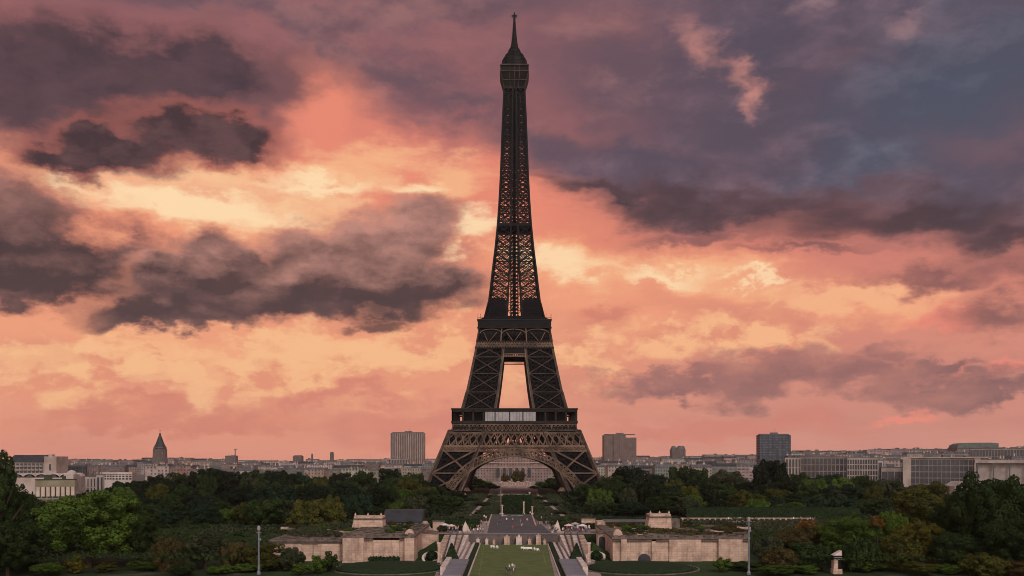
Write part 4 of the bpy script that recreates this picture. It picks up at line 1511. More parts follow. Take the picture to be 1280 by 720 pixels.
# ------------------------------------------------------------------ trees
def crown_mesh(name, seed, n_leaves, leaf, lobes=16, flat=0.8, spread=0.62, lobe_r=(0.26, 0.44), cone=0.0, sub_=0):
    """Unit crown (radius about 1, from z=0 to about 2*flat) of small folded leaf clumps grouped in lobes."""
    import numpy as np
    rng = np.random.default_rng(seed)
    cs, rs = [], []
    for i in range(lobes):
        for _ in range(40):
            p = rng.normal(0, 1, 3)
            p = p / np.linalg.norm(p) * rng.uniform(0.25, 1.0) ** 0.5 * spread
            p[2] *= flat
            if p[2] > -0.5 * flat:
                break
        k = 1.0 - cone * (p[2] / flat + spread) / (2 * spread)
        cs.append((p[0] * k, p[1] * k, p[2] + flat * 0.95))
        rs.append(rng.uniform(*lobe_r) * (0.75 + 0.25 * k))
    cs.append((0, 0, flat * 0.95))
    rs.append(0.55 * min(1, flat + .15))
    if sub_:
        # each lobe breaks up into leaf clumps with hollows between them
        c2, r2 = [], []
        for c, r in zip(cs, rs):
            for i in range(sub_):
                p = rng.normal(0, 1, 3)
                p /= np.linalg.norm(p)
                q = np.array(c) + p * r * rng.uniform(.72, 1.0) * np.array([1, 1, .9])
                c2.append(q)
                r2.append(r * rng.uniform(.30, .50))
        cs, rs = c2, r2
    cs, rs = np.array(cs), np.array(rs)
    w = rs ** 2 / (rs ** 2).sum()
    li = rng.choice(len(rs), size=n_leaves * 3, p=w)
    d = rng.normal(0, 1, (n_leaves * 3, 3))
    d /= np.linalg.norm(d, axis=1)[:, None]
    # ragged lobe surfaces: bumps of a few directions
    ph = rng.uniform(0, 6.28, (len(rs), 3))
    bump = 0.09 * np.sin(d[:, 0] * 7 + ph[li, 0]) + 0.09 * np.sin(d[:, 1] * 8 + ph[li, 1]) + 0.08 * np.sin(d[:, 2] * 9 + ph[li, 2])
    rad = rs[li] * (1.0 + bump) * (1 - np.abs(rng.normal(0, 0.09, len(li))))
    pos = cs[li] + d * rad[:, None] * np.array([1, 1, 0.88])
    # drop what lies deep inside another lobe
    near = np.full(len(li), 9.0)
    for k in range(len(rs)):
        q = np.linalg.norm(pos - cs[k], axis=1) / rs[k]
        q[li == k] = 9
        near = np.minimum(near, q)
    keep = (near > 0.80) & (pos[:, 2] > 0.02)
    idx = np.nonzero(keep)[0][:n_leaves]
    pos, nd = pos[idx], d[idx]
    n = len(idx)
    nrm = nd * 1.0 + rng.normal(0, 0.38, (n, 3)) + np.array([0, 0, 0.15])
    nrm /= np.linalg.norm(nrm, axis=1)[:, None]
    a = np.cross(nrm, rng.normal(0, 1, (n, 3)))
    a /= np.linalg.norm(a, axis=1)[:, None]
    bb = np.cross(nrm, a)
    sz = leaf * rng.uniform(0.55, 1.35, n)[:, None]
    v = np.stack([pos - a * sz, pos - bb * sz * 0.62 + nrm * sz * 0.18, pos + a * sz, pos + bb * sz * 0.62 + nrm * sz * 0.18], 1).reshape(-1, 3)
    f = np.arange(n * 4).reshape(-1, 4)
    me = bpy.data.meshes.new(name)
    me.from_pydata(v.tolist(), [], f.tolist())
    tint = np.repeat(np.clip(rng.normal(0.45, 0.2, n), 0, 1), 4)
    at = me.attributes.new('leaf_tint', 'FLOAT', 'POINT')
    at.data.foreach_set('value', tint.astype('f'))
    me.materials.append(LEAF)
    me.update()
    return me


def trunk_mesh(name, seed):
    """Unit-height trunk with spreading limbs, top of limbs at z = 1."""
    r = random.Random(seed)
    b = MB()
    b.tube((0, 0, -0.02), (0.01, 0, 0.34), 0.045, 0.032, 8)
    for i in range(6):
        a = i * 1.05 + r.uniform(-.3, .3)
        h = r.uniform(.22, .36)
        q = r.uniform(.14, .26)
        m = (q * .5 * math.cos(a), q * .5 * math.sin(a), h + .16)
        e = (q * 1.2 * math.cos(a), q * 1.2 * math.sin(a), r.uniform(.68, .9))
        b.tube((0.01, 0, h), m, .022, .015, 6)
        b.tube(m, e, .015, .006, 6)
    b.tube((0.01, 0, .33), (0, .02, .95), .03, .008, 6)
    me = bpy.data.meshes.new(name)
    me.from_pydata(b.v, [], b.f)
    me.materials.append(BARK)
    me.update()
    return me


HERO = [crown_mesh('crown', 100 + i, 30000, 0.026, lobes=24, sub_=12, flat=(0.8, 0.95, 0.72, 1.1)[i], lobe_r=(0.18, 0.36), spread=0.68) for i in range(4)]
MIDC = [crown_mesh('crown', 200 + i, 12000, 0.040, lobes=18, sub_=9, flat=(0.8, 0.9, 0.7, 1.05, 0.6)[i], lobe_r=(0.20, 0.38), spread=0.66) for i in range(5)]
SMALL = [crown_mesh('crown', 300 + i, 3000, 0.070, lobes=8, sub_=6, flat=(0.8, 0.95, 0.65)[i], lobe_r=(0.28, 0.46), spread=0.6) for i in range(3)]
TRUNKS = [trunk_mesh('trunk', 400 + i) for i in range(3)]

GREENS = {'dark': (0.024, 0.044, 0.015), 'blackish': (0.012, 0.022, 0.012), 'blue green': (0.015, 0.034, 0.021), 'mid green': (0.060, 0.108, 0.022), 'bright green': (0.070, 0.115, 0.020),
          'olive': (0.062, 0.068, 0.018), 'yellowish': (0.100, 0.092, 0.020), 'orange': (0.130, 0.066, 0.020), 'russet': (0.072, 0.050, 0.020), 'grey green': (0.044, 0.056, 0.036), 'brownish': (0.066, 0.056, 0.024)}
rtree = random.Random(77)


def make_tree(px, ytop, wpx, Y, colour, label, group=None, meshes=None, name='tree', ybot=None, zscale=None):
    meshes = meshes or MIDC
    g0 = LOW if Y < STEP_Y else 0.0
    w = wpx * Y / FPX / 2
    zt = wz(ytop, Y)
    h = max(2.0, zt - g0)
    t = thing(name, label, 'tree' if h > 4 else 'shrub', (wx(px, Y), Y, g0), 0, group)
    me = rtree.choice(meshes)
    zmax = max(v.co.z for v in me.vertices) if 'zmax' not in me else me['zmax']
    me['zmax'] = zmax
    c = bpy.data.objects.new('crown', me)
    COL.objects.link(c)
    c.parent = t
    base = (0.12 if Y < STEP_Y and h > 9 else -0.16) * h if ybot is None else max(0.02 * h, wz(ybot, Y) - g0)
    c.location = (0, 0, base)
    c.scale = (w * 1.12, w * rtree.uniform(1.0, 1.2), (h - base) / zmax)
    c.rotation_euler = (0, 0, rtree.uniform(0, 6.28))
    col = GREENS[colour]
    k = rtree.uniform(.85, 1.15)
    c.color = (col[0] * k, col[1] * k, col[2] * k, 1)
    tr = bpy.data.objects.new('trunk', rtree.choice(TRUNKS))
    COL.objects.link(tr)
    tr.parent = t
    tr.scale = (h * .9, h * .9, h * .8)
    tr.rotation_euler = (0, 0, rtree.uniform(0, 6.28))
    return t


def tree_row(rows, place, group, meshes=None):
    """rows: (x, top, width, distance, colour, word); labelled by look and place."""
    for x, yt, wp, Y, colr, word in rows:
        make_tree(x, yt, wp, Y, colr, unique(f'{word} {colr} tree {place}'.replace('  ', ' '), x), group, meshes)


# woods left of the tower, back to front
tree_row([(152, 607, 40, 500, 'blackish', 'low'), (172, 600, 40, 540, 'blackish', 'round'), (197, 592, 46, 530, 'blackish', 'tall'), (226, 590, 40, 580, 'dark', 'round'), (257, 584.5, 58, 560, 'blackish', 'tall domed'),
          (290, 588, 44, 580, 'blue green', 'round'), (318, 586, 48, 600, 'dark', 'broad'), (345, 587, 44, 580, 'blackish', 'round'), (372, 589, 40, 610, 'blue green', 'broad'), (398, 595, 38, 580, 'dark', 'low'),
          (425, 590, 42, 560, 'blackish', 'broad'), (455, 587, 44, 580, 'dark', 'round'), (488, 584.5, 42, 580, 'blackish', 'tall'), (515, 590, 38, 560, 'dark', 'round'), (535, 600, 34, 540, 'blackish', 'low')],
         'at back of left woods', 'trees of the left woods')
tree_row([(180, 622, 56, 436, 'blue green', 'low'), (240, 618, 60, 446, 'blackish', 'broad'), (300, 606, 60, 439, 'blackish', 'broad'), (345, 604, 60, 422, 'blue green', 'broad'), (395, 606, 54, 412, 'blackish', 'broad'),
          (432, 602, 50, 432, 'blue green', 'round'), (470, 606, 50, 412, 'blackish', 'broad'), (505, 611, 32, 446, 'mid green', 'small round'), (530, 611, 42, 436, 'dark', 'round'), (560, 618, 46, 429, 'dark', 'low'), (452, 622, 44, 436, 'blackish', 'low')],
         'amid left woods', 'trees of the left woods')
tree_row([(205, 634, 50, 321, 'blue green', 'low'), (258, 630, 44, 321, 'blue green', 'round'), (290, 634, 50, 334, 'mid green', 'low'), (330, 621.5, 62, 318, 'dark', 'broad'), (362, 630, 46, 331, 'brownish', 'low'), (396, 623, 66, 316, 'olive', 'large round'),
          (436, 634, 40, 345, 'dark', 'low'), (462, 632, 36, 355, 'dark', 'small'), (497, 626, 30, 345, 'mid green', 'small round')],
         'at front of left woods', 'trees of the left woods')
# woods right of the tower
tree_row([(733, 604, 34, 530, 'dark', 'low'), (757, 597, 36, 550, 'blackish', 'round'), (788, 581, 58, 570, 'blackish', 'tall'), (822, 592, 40, 610, 'blue green', 'round'), (858, 582, 52, 590, 'dark', 'tall'), (908, 585.5, 60, 590, 'grey green', 'broad'),
          (965, 573, 54, 530, 'blackish', 'tallest'), (1000, 589, 40, 550, 'dark', 'round'), (1034, 592, 62, 530, 'blue green', 'broad'), (1078, 596, 50, 550, 'dark', 'broad'), (1112, 598, 46, 530, 'grey green', 'round')],
         'at back of right woods', 'trees of the right woods')
tree_row([(745, 616, 50, 454, 'blackish', 'low'), (775, 602, 50, 463, 'dark', 'round'), (812, 598, 56, 452, 'blackish', 'broad'), (840, 606, 50, 463, 'blue green', 'round'), (872, 600, 50, 452, 'blackish', 'broad'), (905, 604, 50, 463, 'dark', 'broad'),
          (940, 602, 54, 463, 'blackish', 'broad'), (978, 600, 60, 463, 'blackish', 'broad'), (1015, 606, 60, 474, 'blue green', 'broad'), (1060, 604, 70, 454, 'blue green', 'broad')],
         'amid right woods', 'trees of the right woods')
tree_row([(760, 628, 44, 391, 'dark', 'low'), (800, 630, 50, 391, 'blackish', 'low'), (866, 617, 40, 394, 'mid green', 'small'), (893, 612, 32, 394, 'blackish', 'small round'), (931, 612, 52, 401, 'olive', 'rounded'), (968, 620, 40, 401, 'blue green', 'low'),
          (1000, 616, 50, 401, 'blackish', 'broad'), (1040, 618, 60, 398, 'blue green', 'low'), (1086, 622, 46, 395, 'dark', 'round'), (835, 632, 60, 398, 'dark', 'low')],
         'at front of right woods', 'trees of the right woods')
# under and behind the arch
tree_row([(594, 596, 26, 780, 'dark', 'round'), (606, 603, 26, 760, 'mid green', 'broad'), (617, 607, 16, 740, 'dark', 'small'), (681, 605, 24, 760, 'dark', 'broad'), (694, 603, 26, 740, 'blackish', 'round'), (668, 609, 16, 740, 'mid green', 'small'), (648, 588, 20, 960, 'brownish', 'dense round'), (632, 591, 13, 975, 'brownish', 'square')],
         'beyond the arch', 'trees beyond the arch', SMALL)
tree_row([(588, 592, 24, 860, 'dark', 'bushy'), (600, 598, 22, 840, 'mid green', 'bushy'), (612, 603, 18, 820, 'dark', 'bushy'), (676, 602, 20, 820, 'mid green', 'bushy'), (688, 597, 24, 840, 'dark', 'bushy'), (698, 592, 20, 860, 'dark', 'bushy'),
          (583, 602, 26, 700, 'dark', 'spreading'), (700, 606, 26, 700, 'dark', 'spreading'), (622, 611, 10, 760, 'dark', 'little'), (666, 612, 10, 760, 'dark', 'little')],
         'beyond the arch', 'trees beyond the arch', SMALL)
tree_row([(585, 622, 34, 520, 'dark', 'low'), (604, 626, 26, 470, 'grey green', 'low'), (612, 618, 14, 560, 'dark', 'small'), (600, 640, 24, 400, 'grey green', 'low'), (576, 636, 30, 420, 'dark', 'low'), (678, 622, 22, 540, 'dark', 'low'),
          (690, 628, 30, 470, 'grey green', 'low'), (712, 626, 34, 480, 'bright green', 'low'), (700, 640, 26, 400, 'grey green', 'low'), (724, 636, 34, 420, 'dark', 'low'), (670, 634, 10, 430, 'mid green', 'small'), (556, 634, 26, 420, 'dark', 'low'), (745, 640, 24, 400, 'dark', 'low')],
         'beside the axis below the tower', 'trees beside the central axis', SMALL)

# ---- foreground trees
FG = 'foreground park trees'
for a in [
    (-12, 561, 76, 225, 'dark', 'tall dark tree cut off by the left edge of the view', HERO),
    (30, 604, 66, 245, 'dark', 'dark tree between the cut off tree and the big round tree', HERO),
    (112, 611, 132, 246, 'mid green', 'big round bright topped tree at left with the widest crown', HERO),
    (174, 628, 62, 262, 'dark', 'smaller dark lobe of tree hugging the right side of big round tree', HERO),
    (10, 648, 84, 212, 'dark', 'low dark tree filling the bottom left corner', HERO),
    (215, 668, 46, 235, 'brownish', 'rusty brown tree right of the big round left tree', HERO),
    (257, 661, 56, 238, 'grey green', 'dark grey green tree left of the tall left lamp post', MIDC),
    (296, 676, 44, 240, 'brownish', 'brown green tree touching the left lamp post', MIDC),
    (333, 677, 60, 236, 'olive', 'yellow topped olive tree behind the left lamp post', MIDC),
    (364, 684, 40, 232, 'grey green', 'small dull tree right of the left lamp post', MIDC),
    (1250, 588, 110, 236, 'dark', 'huge dark tree rising at the right edge', HERO),
    (1216, 602, 62, 250, 'dark', 'dark tree forming the left shoulder of the huge right tree', HERO),
    (1265, 640, 90, 216, 'dark', 'dark leafy mass below the huge right edge tree', HERO),
    (1154, 601, 100, 300, 'olive', 'broad olive tree behind the autumn trees at right', HERO),
    (1186, 630, 60, 262, 'dark', 'dark round tree between broad olive tree and huge right tree', HERO),
    (1115, 637, 46, 262, 'bright green', 'small bright yellow green tree right of the orange capped tree', MIDC),
    (1060, 640, 78, 256, 'mid green', 'round green tree with orange cap left of the yellow tree', HERO),
    (1150, 650, 70, 244, 'yellowish', 'yellowing tree in front of the broad olive tree', HERO),
    (1128, 668, 66, 230, 'olive', 'thin olive tree below the yellowing tree', MIDC),
    (1198, 664, 70, 226, 'dark', 'dark tree right of the yellowing tree', HERO),
    (1012, 649, 40, 272, 'orange', 'orange autumn tree left of the orange capped tree', MIDC),
    (992, 656, 60, 262, 'brownish', 'brown green tree right of the right lamp post', HERO),
    (958, 668, 52, 250, 'grey green', 'dull green tree just right of the right lamp post', MIDC),
    (1012, 676, 56, 236, 'dark', 'dark tree left of the lantern pillar', MIDC),
    (975, 682, 50, 230, 'brownish', 'low brown tree below the orange autumn tree', MIDC),
    (1075, 672, 50, 232, 'dark', 'dark tree right of the lantern pillar', MIDC),
    (1228, 690, 60, 212, 'olive', 'low olive bush with turning leaves at bottom right', MIDC),
    (1268, 698, 50, 210, 'russet', 'low russet bush in the bottom right corner', MIDC),
]:
    make_tree(a[0], a[1], a[2], 212 + (a[3] - 212) * .45 if a[3] < 290 else a[3], a[4], a[5], FG, a[6])
# caps of turning leaves
for a in [(1097, 645, 24, 252, 'orange', 'orange spray of leaves at the edge of round green tree', 662),
          ]:
    make_tree(a[0], a[1], a[2], 212 + (a[3] - 212) * .45 - 3, a[4], a[5], FG, SMALL, ybot=a[6])
# low bushes along the bottom
for i, a in enumerate([(60, 703, 50, 'mid green'), (92, 694, 30, 'yellowish'), (135, 702, 34, 'olive'), (180, 701, 44, 'mid green'), (228, 704, 40, 'dark'), (277, 706, 40, 'mid green'), (310, 704, 36, 'mid green'), (345, 706, 40, 'dark'), (372, 703, 26, 'bright green'),
                       (398, 694, 34, 'mid green'), (414, 688, 24, 'dark'), (936, 702, 50, 'dark'), (968, 706, 46, 'mid green'), (1004, 706, 40, 'mid green'), (1078, 700, 40, 'mid green'), (1110, 704, 44, 'bright green'), (1150, 702, 40, 'olive'), (1186, 704, 44, 'mid green'), (905, 696, 30, 'mid green'), (20, 698, 50, 'dark')]):
    make_tree(a[0], a[1], a[2], 213 + (i % 4) * 3, a[3], unique(f'low {a[3]} bush along the bottom', a[0]), 'bushes along the bottom', SMALL if a[2] < 36 else MIDC, name='bush', ybot=724)

# low growth that fills the woods between the trunks
def undergrowth(name, seed, areas, n, leaf, tint, z0=0.0, thin=False):
    import numpy as np
    rng = np.random.default_rng(seed)
    P = []
    tot = sum((a[1] - a[0]) * (a[3] - a[2]) for a in areas)
    for xa, xb, ya, yb, h in areas:
        k = int(n * (xb - xa) * (yb - ya) / tot)
        x, y = rng.uniform(xa, xb, k), rng.uniform(ya, yb, k)
        top = h * (0.55 + 0.25 * np.sin(x * .31 + 1.3 * np.sin(y * .17)) + 0.25 * np.sin(y * .23 + 1.7 * np.sin(x * .13)) + 0.15 * np.sin(x * 1.1 + y * .7))
        if thin:
            ok = top > .5 * h
            x, y, top, k = x[ok], y[ok], top[ok], int(ok.sum())
        z = np.clip(top, .3, None) * (1 - np.abs(rng.normal(0, .28, k)))
        P.append(np.stack([x, y, np.clip(z, .05, None)], 1))
    P = np.concatenate(P)
    k = len(P)
    nrm = rng.normal(0, .7, (k, 3)) + np.array([0, -.3, .8])
    nrm /= np.linalg.norm(nrm, axis=1)[:, None]
    a = np.cross(nrm, rng.normal(0, 1, (k, 3)))
    a /= np.linalg.norm(a, axis=1)[:, None]
    c = np.cross(nrm, a)
    s = leaf * rng.uniform(.5, 1.4, k)[:, None]
    V = np.stack([P - a * s, P - c * s * .6, P + a * s, P + c * s * .6], 1).reshape(-1, 3)
    me = bpy.data.meshes.new(name)
    me.from_pydata(V.tolist(), [], np.arange(4 * k).reshape(-1, 4).tolist())
    at = me.attributes.new('leaf_tint', 'FLOAT', 'POINT')
    at.data.foreach_set('value', np.repeat(np.clip(rng.normal(.4, .2, k), 0, .92), 4).astype('f'))
    me.materials.append(LEAF)
    o = bpy.data.objects.new(name, me)
    COL.objects.link(o)
    o.location = (0, 0, z0)
    o.color = (*tint, 1)
    o['kind'] = 'stuff'
    return o


undergrowth('undergrowth', 1, [(-265, -24, 372, 470, 2.2), (24, 225, 383, 470, 2.2), (-300, -28, 470, 580, 3.4), (28, 270, 470, 580, 3.4), (-330, -62, 580, 720, 4.0), (64, 320, 580, 720, 4.0)], 65000, 1.0, GREENS['blackish'])
undergrowth('garden_planting', 2, [(-30, -11, 330, 372, 1.6), (11, 31, 330, 372, 1.6), (-95, -32, 294, 345, 1.8), (48, 110, 300, 345, 1.8), (-25, -18, 372, 640, 1.3), (-12.3, -9, 372, 640, 1.1), (9, 15.5, 372, 640, 1.1), (22, 28, 372, 640, 1.3)], 30000, .42, GREENS['grey green'])
undergrowth('park_undergrowth', 3, [(-170, -63, 214, 290, 1.6), (64, 150, 214, 300, 1.6), (-175, -95, 290, 372, 2.0), (110, 200, 300, 372, 2.0)], 60000, .38, GREENS['dark'])
undergrowth('terrace_planting', 4, [(-60, -42, 249, 290, .9), (-43, -27, 249, 268, .9)], 9000, .32, GREENS['grey green'], 2.75, True)
undergrowth('terrace_planting', 5, [(28, 62, 249, 290, .9)], 9000, .32, GREENS['brownish'], 2.75, True)
# more crowns that round out the belts of trees
rf_ = random.Random(404)
for side, xa, xb in (('left', 140, 548), ('right', 738, 1110)):
    for Y, y0, y1, n in ((530, 591, 602, 9), (440, 603, 614, 10), ((350 if side == 'left' else 398), 616, 628, 10)):
        for i in range(n):
            x = xa + (xb - xa) * (i + rf_.uniform(.2, .8)) / n
            colr = rf_.choice(['dark', 'mid green', 'blue green', 'dark', 'olive', 'grey green'])
            make_tree(x, rf_.uniform(y0, y1), rf_.uniform(28, 50), Y + rf_.uniform(-20, 20), colr, unique(f'rounded {colr} filler tree in {side} woods'.replace(' filler', ''), x), f'trees of the {side} woods', MIDC)
TREE_EXTRA = [(545, 608, 30, 560, 'dark', 'round'), (572, 613, 26, 540, 'blackish', 'low'), (530, 618, 40, 520, 'mid green', 'round'), (560, 622, 34, 470, 'dark', 'broad'), (584, 606, 22, 700, 'dark', 'leafy'),
              (736, 608, 36, 560, 'mid green', 'round'), (716, 612, 28, 540, 'blackish', 'low'), (704, 610, 20, 700, 'dark', 'leafy'), (752, 606, 40, 580, 'blackish', 'broad'), (726, 620, 34, 480, 'dark', 'broad')]
tree_row(TREE_EXTRA, 'before the tower feet', 'trees before the tower feet')

# ------------------------------------------------------------------ garden terraces, pavilions, hedges
def hedge_box(name, label, x0, x1, y0, y1, z0, z1, seed=0, cat='hedge', parent=None):
    """Clipped hedge: a solid body with an uneven leafy skin."""
    import numpy as np
    rng = np.random.default_rng(seed)
    b = MB()
    b.box(x0, x1, y0, y1, z0, z1 - .12)
    n0 = len(b.v)
    area = (x1 - x0) * (y1 - y0) + (x1 - x0 + y1 - y0) * (z1 - z0) * 2
    n = int(min(5000, area * 7))
    for _ in range(n):
        q = rng.random(3)
        p = [x0 + (x1 - x0) * q[0], y0 + (y1 - y0) * q[1], z0 + (z1 - z0) * q[2]]
        f = rng.choice(4, p=[.5, .34, .08, .08])
        if f == 0:
            p[2] = z1 - .1 + rng.normal(0, .07)
        elif f == 1:
            p[1] = y0 + rng.normal(0, .06)
        else:
            p[0] = (x0, x1)[f - 2] + rng.normal(0, .06)
        a = rng.normal(0, .2, 3)
        c = rng.normal(0, .16, 3)
        p = np.array(p)
        b.sheet([p - a, p + c, p + a, p - c])
    return tag(b.build(name, HEDGE), label, cat)


TERRACE = material('planted gravel terrace', (.20, .155, .13), (.035, .04, .026), 0.55, .95, detail=9, lo=.42, hi=.56)


def wall_thing(label, x0, x1, y0, y1, z0, z1, bays, name='garden_wall', seed=0, coping=0.45, piers=True, rz=0.0):
    """Stone terrace wall with piers, recessed bays and projecting coping; flat terrace on top."""
    r = random.Random(seed)
    t = thing(name, label, 'wall', ((x0 + x1) / 2, y0, z0), rz)
    w, h, d = x1 - x0, z1 - z0, y1 - y0
    b = MB()
    b.box(-w / 2, w / 2, 0, d, -.3, h - coping)
    b.build('wall_body', STONE, t)
    if piers:
        for u, pw, pr in bays:
            b = MB()
            x = -w / 2 + u * w
            b.box(x - pw / 2, x + pw / 2, -pr, -.004, -.3, h - coping - .02)
            b.box(x - pw / 2 - .1, x + pw / 2 + .1, -pr - .12, -.006, -.3, .35)
            b.build('pier', STONE, t)
    b = MB()
    b.box(-w / 2 - .25, w / 2 + .25, -.75, d + .1, h - coping, h)
    b.box(-w / 2 - .1, w / 2 + .1, -.5, -.01, h - coping - .5, h - coping - .005)
    b.build('coping', STONE_DARK, t)
    b = MB()
    b.box(-w / 2 + .3, w / 2 - .3, .5, d - .2, h, h + .02)
    b.build('terrace_roof', TERRACE, t)
    b = MB()
    n = int(w / 1.6)
    for i in range(n):
        x = -w / 2 + (i + .5) * w / n
        if r.random() < .7:
            b.box(x - .55, x + .55, -.55, -.1, h + .002, h + r.uniform(.25, .75))
    b.build('parapet', STONE_DARK, t)
    return t


def px_wall(label, p0, p1, ytop, ybase, depth, bays, **kw):
    Y = (EYE - LOW) * FPX / (ybase - HOR)
    return wall_thing(label, wx(p0, Y), wx(p1, Y), Y, Y + depth, LOW, wz(ytop, Y), bays, **kw)


W1 = px_wall('long pale stone terrace wall with piers left of the lawn', 428, 517, 670, 703, 46, [(.16, 5.2, 1.1), (.62, 6.5, .5), (.95, 2.4, 1.6)], seed=1)
W2 = px_wall('lower weathered terrace wall running into the trees at left', 338, 427.5, 674.5, 701.5, 44, [(.82, 5.5, .35), (.3, 5, .3)], seed=2)
W3 = px_wall('long pale stone terrace wall with arched recess right of the lawn', 766, 936, 671.5, 701.5, 46, [(.08, 1.4, .9), (.30, 1.1, .5), (.53, 8.0, .6), (.86, 6.0, .9)], seed=3)


def dark_arch_panel(parent, x, y, w, h, z=0.0):
    b = MB()
    n = 12
    pts = [(-w / 2, 0), (w / 2, 0)] + [(w / 2 * math.cos(math.pi * i / n), h - w / 2 + w / 2 * math.sin(math.pi * i / n)) for i in range(n + 1)]
    k = len(pts)
    b.v = [(x + p, y - .03, z + q) for p, q in pts] + [(x + p, y + .02, z + q) for p, q in pts]
    b.f = [tuple(range(k)), tuple(range(2 * k - 1, k - 1, -1))] + [(i, k + i, k + (i + 1) % k, (i + 1) % k) for i in range(k)]
    return b.build('arch_shade_panel', GLASS_DARK, parent)  # flat dark panel on the solid wall, the arch's shade put into its colour


dark_arch_panel(W3, -9.2, 0, 3.2, 1.9)
dark_arch_panel(W1, .8, 0, 2.4, 1.4)
dark_arch_panel(W1, 3.6, 0, 1.2, .9)

# stone scroll ends
for sgn, x, Yq, lab in ((-1, 512, 247, 'left'), (1, 772, 247, 'right')):
    t = thing('scroll_buttress', f'curved stone scroll crowning the end of the {"wall left" if sgn < 0 else "wall right"} of the lawn', 'buttress', (wx(x, Yq), Yq - 1.2, LOW))
    b = MB()
    n = 12
    h = 7.9
    pts = [(-1.4, 0), (1.2, 0), (1.2, h - 2)] + [(1.2 * math.cos(math.pi * i / n), h - 2 + 1.9 * math.sin(math.pi * i / n)) for i in range(1, n)] + [(-1.4, h - 2.6)]
    k = len(pts)
    b.v = [(p * -sgn, 0, q) for p, q in pts] + [(p * -sgn, 2.2, q) for p, q in pts]
    b.f = [tuple(range(k)), tuple(range(2 * k - 1, k - 1, -1))] + [(i, k + i, k + (i + 1) % k, (i + 1) % k) for i in range(k)]
    b.build('scroll', STONE, t)
    b = MB()
    b.box(-1.7, 1.6, -.2, 2.4, -.2, .6)
    b.build('plinth', STONE_DARK, t)

# wing walls that drop towards the steps, each with an arched doorway
for sgn in (-1, 1):
    xa = wx(518, 262) if sgn < 0 else wx(747, 262)
    xb = wx(547, 262) if sgn < 0 else wx(768, 262)
    t = thing('wing_wall', f'pink stone wing wall with dark arched doorway {"left" if sgn < 0 else "right"} of the lawn steps', 'wall', (0, 262, LOW))
    b = MB()
    h0, h1 = 6.0, 5.4
    za, zb_ = (h0, h1) if sgn < 0 else (h1, h0)
    b.hexa([(xa, 0, -.2), (xb, 0, -.2), (xb, 4, -.2), (xa, 4, -.2), (xa, 0, za), (xb, 0, zb_), (xb, 4, zb_), (xa, 4, za)])
    o = b.build('wall_body', STONE, t)
    b = MB()
    b.hexa([(xa, -.4, za), (xb, -.4, zb_), (xb, 4.2, zb_), (xa, 4.2, za), (xa, -.4, za + .45), (xb, -.4, zb_ + .45), (xb, 4.2, zb_ + .45), (xa, 4.2, za + .45)])
    b.build('coping', STONE_DARK, t)
    dark_arch_panel(t, xa + 1.3 if sgn < 0 else xb - 3.4, -.01, 1.7, 3.8, .9)

# small stone blocks standing on the terraces
for px0, px1, yt, Yq, side, lab in ((441, 478, 645.5, 272, -1, 'square pale stone block on the terrace left of the lawn'), (811, 839, 643, 272, 1, 'square pale stone block on the terrace right of the lawn')):
    t = thing('stone_pavilion', lab, 'pavilion', (wx((px0 + px1) / 2, Yq), Yq, 3.0))
    w = (px1 - px0) * Yq / FPX
    h = wz(yt, Yq) - 3.0
    b = MB()
    b.frustum(-w / 2 - .5, w / 2 + .2, 0, 7, -.6, -w / 2 + .25, w / 2, .1, 6.8, h - .9)
    b.build('wall', STONE, t)
    b = MB()
    b.box(-w / 2 + .1, w / 2 + .15, -.15, 6.95, h - .9, h - .55)
    b.build('string_course', STONE_DARK, t)
    b = MB()
    b.box(-w / 2 + .3, w / 2 - .05, .1, 6.7, h - .549, h)
    for q in (-w / 2 + .6, 0, w / 2 - .5):
        b.lathe([(.22, 0), (.3, .4), (.12, .8), (.05, 1.0)], 8, (q, .8, h))
    b.build('attic', STONE, t)
    b = MB()
    if side > 0:
        b.box(w / 2 + .21, w / 2 + 2.6, 1, 6, -.6, h - 1.4)  # dark box for the block's shaded side face, shade put into its stone
        b.build('shaded_side', STONE_DARK, t)

# glazed pavilion with dark sloped roof, left
Yq = 292
t = thing('glazed_pavilion', 'grey glazed pavilion under a plain dark sloping roof left of the road', 'pavilion', (wx(503, Yq), Yq, 0))
w = 49 * Yq / FPX
b = MB()
b.box(-w / 2 + .2, w / 2 - .2, .4, 9, -.2, wz(652.5, Yq))
b.build('wall', GREY_SLAB, t)
b = MB()
b.frustum(-w / 2, w / 2, -.4, 10, wz(652.4, Yq), -w / 2, w / 2, 5, 9, wz(652.4, Yq) + 3.4)
b.build('roof', ROOF_SLATE, t)
for i in range(11):
    x0 = -w / 2 + .3 + i * (w - .6) / 11
    b = MB()
    b.box(x0 + .12, x0 + (w - .6) / 11 - .06, .3, .39, .9, wz(653.6, Yq))
    b.build('window', GLASS_DARK if i % 3 else GLAZING, t)
b = MB()
for i in range(12):
    x0 = -w / 2 + .3 + i * (w - .6) / 11
    b.box(x0 - .1, x0 + .1, .1, .398, 0, wz(652.6, Yq))
b.build('mullion', GLAZING, t)
b = MB()
b.frustum(w / 2 + .01, w / 2 + 3.0, .6, 7, -.2, w / 2 + .01, w / 2 + 1.0, 1.2, 6.5, 3.6)
b.build('side_wall', STONE, t)

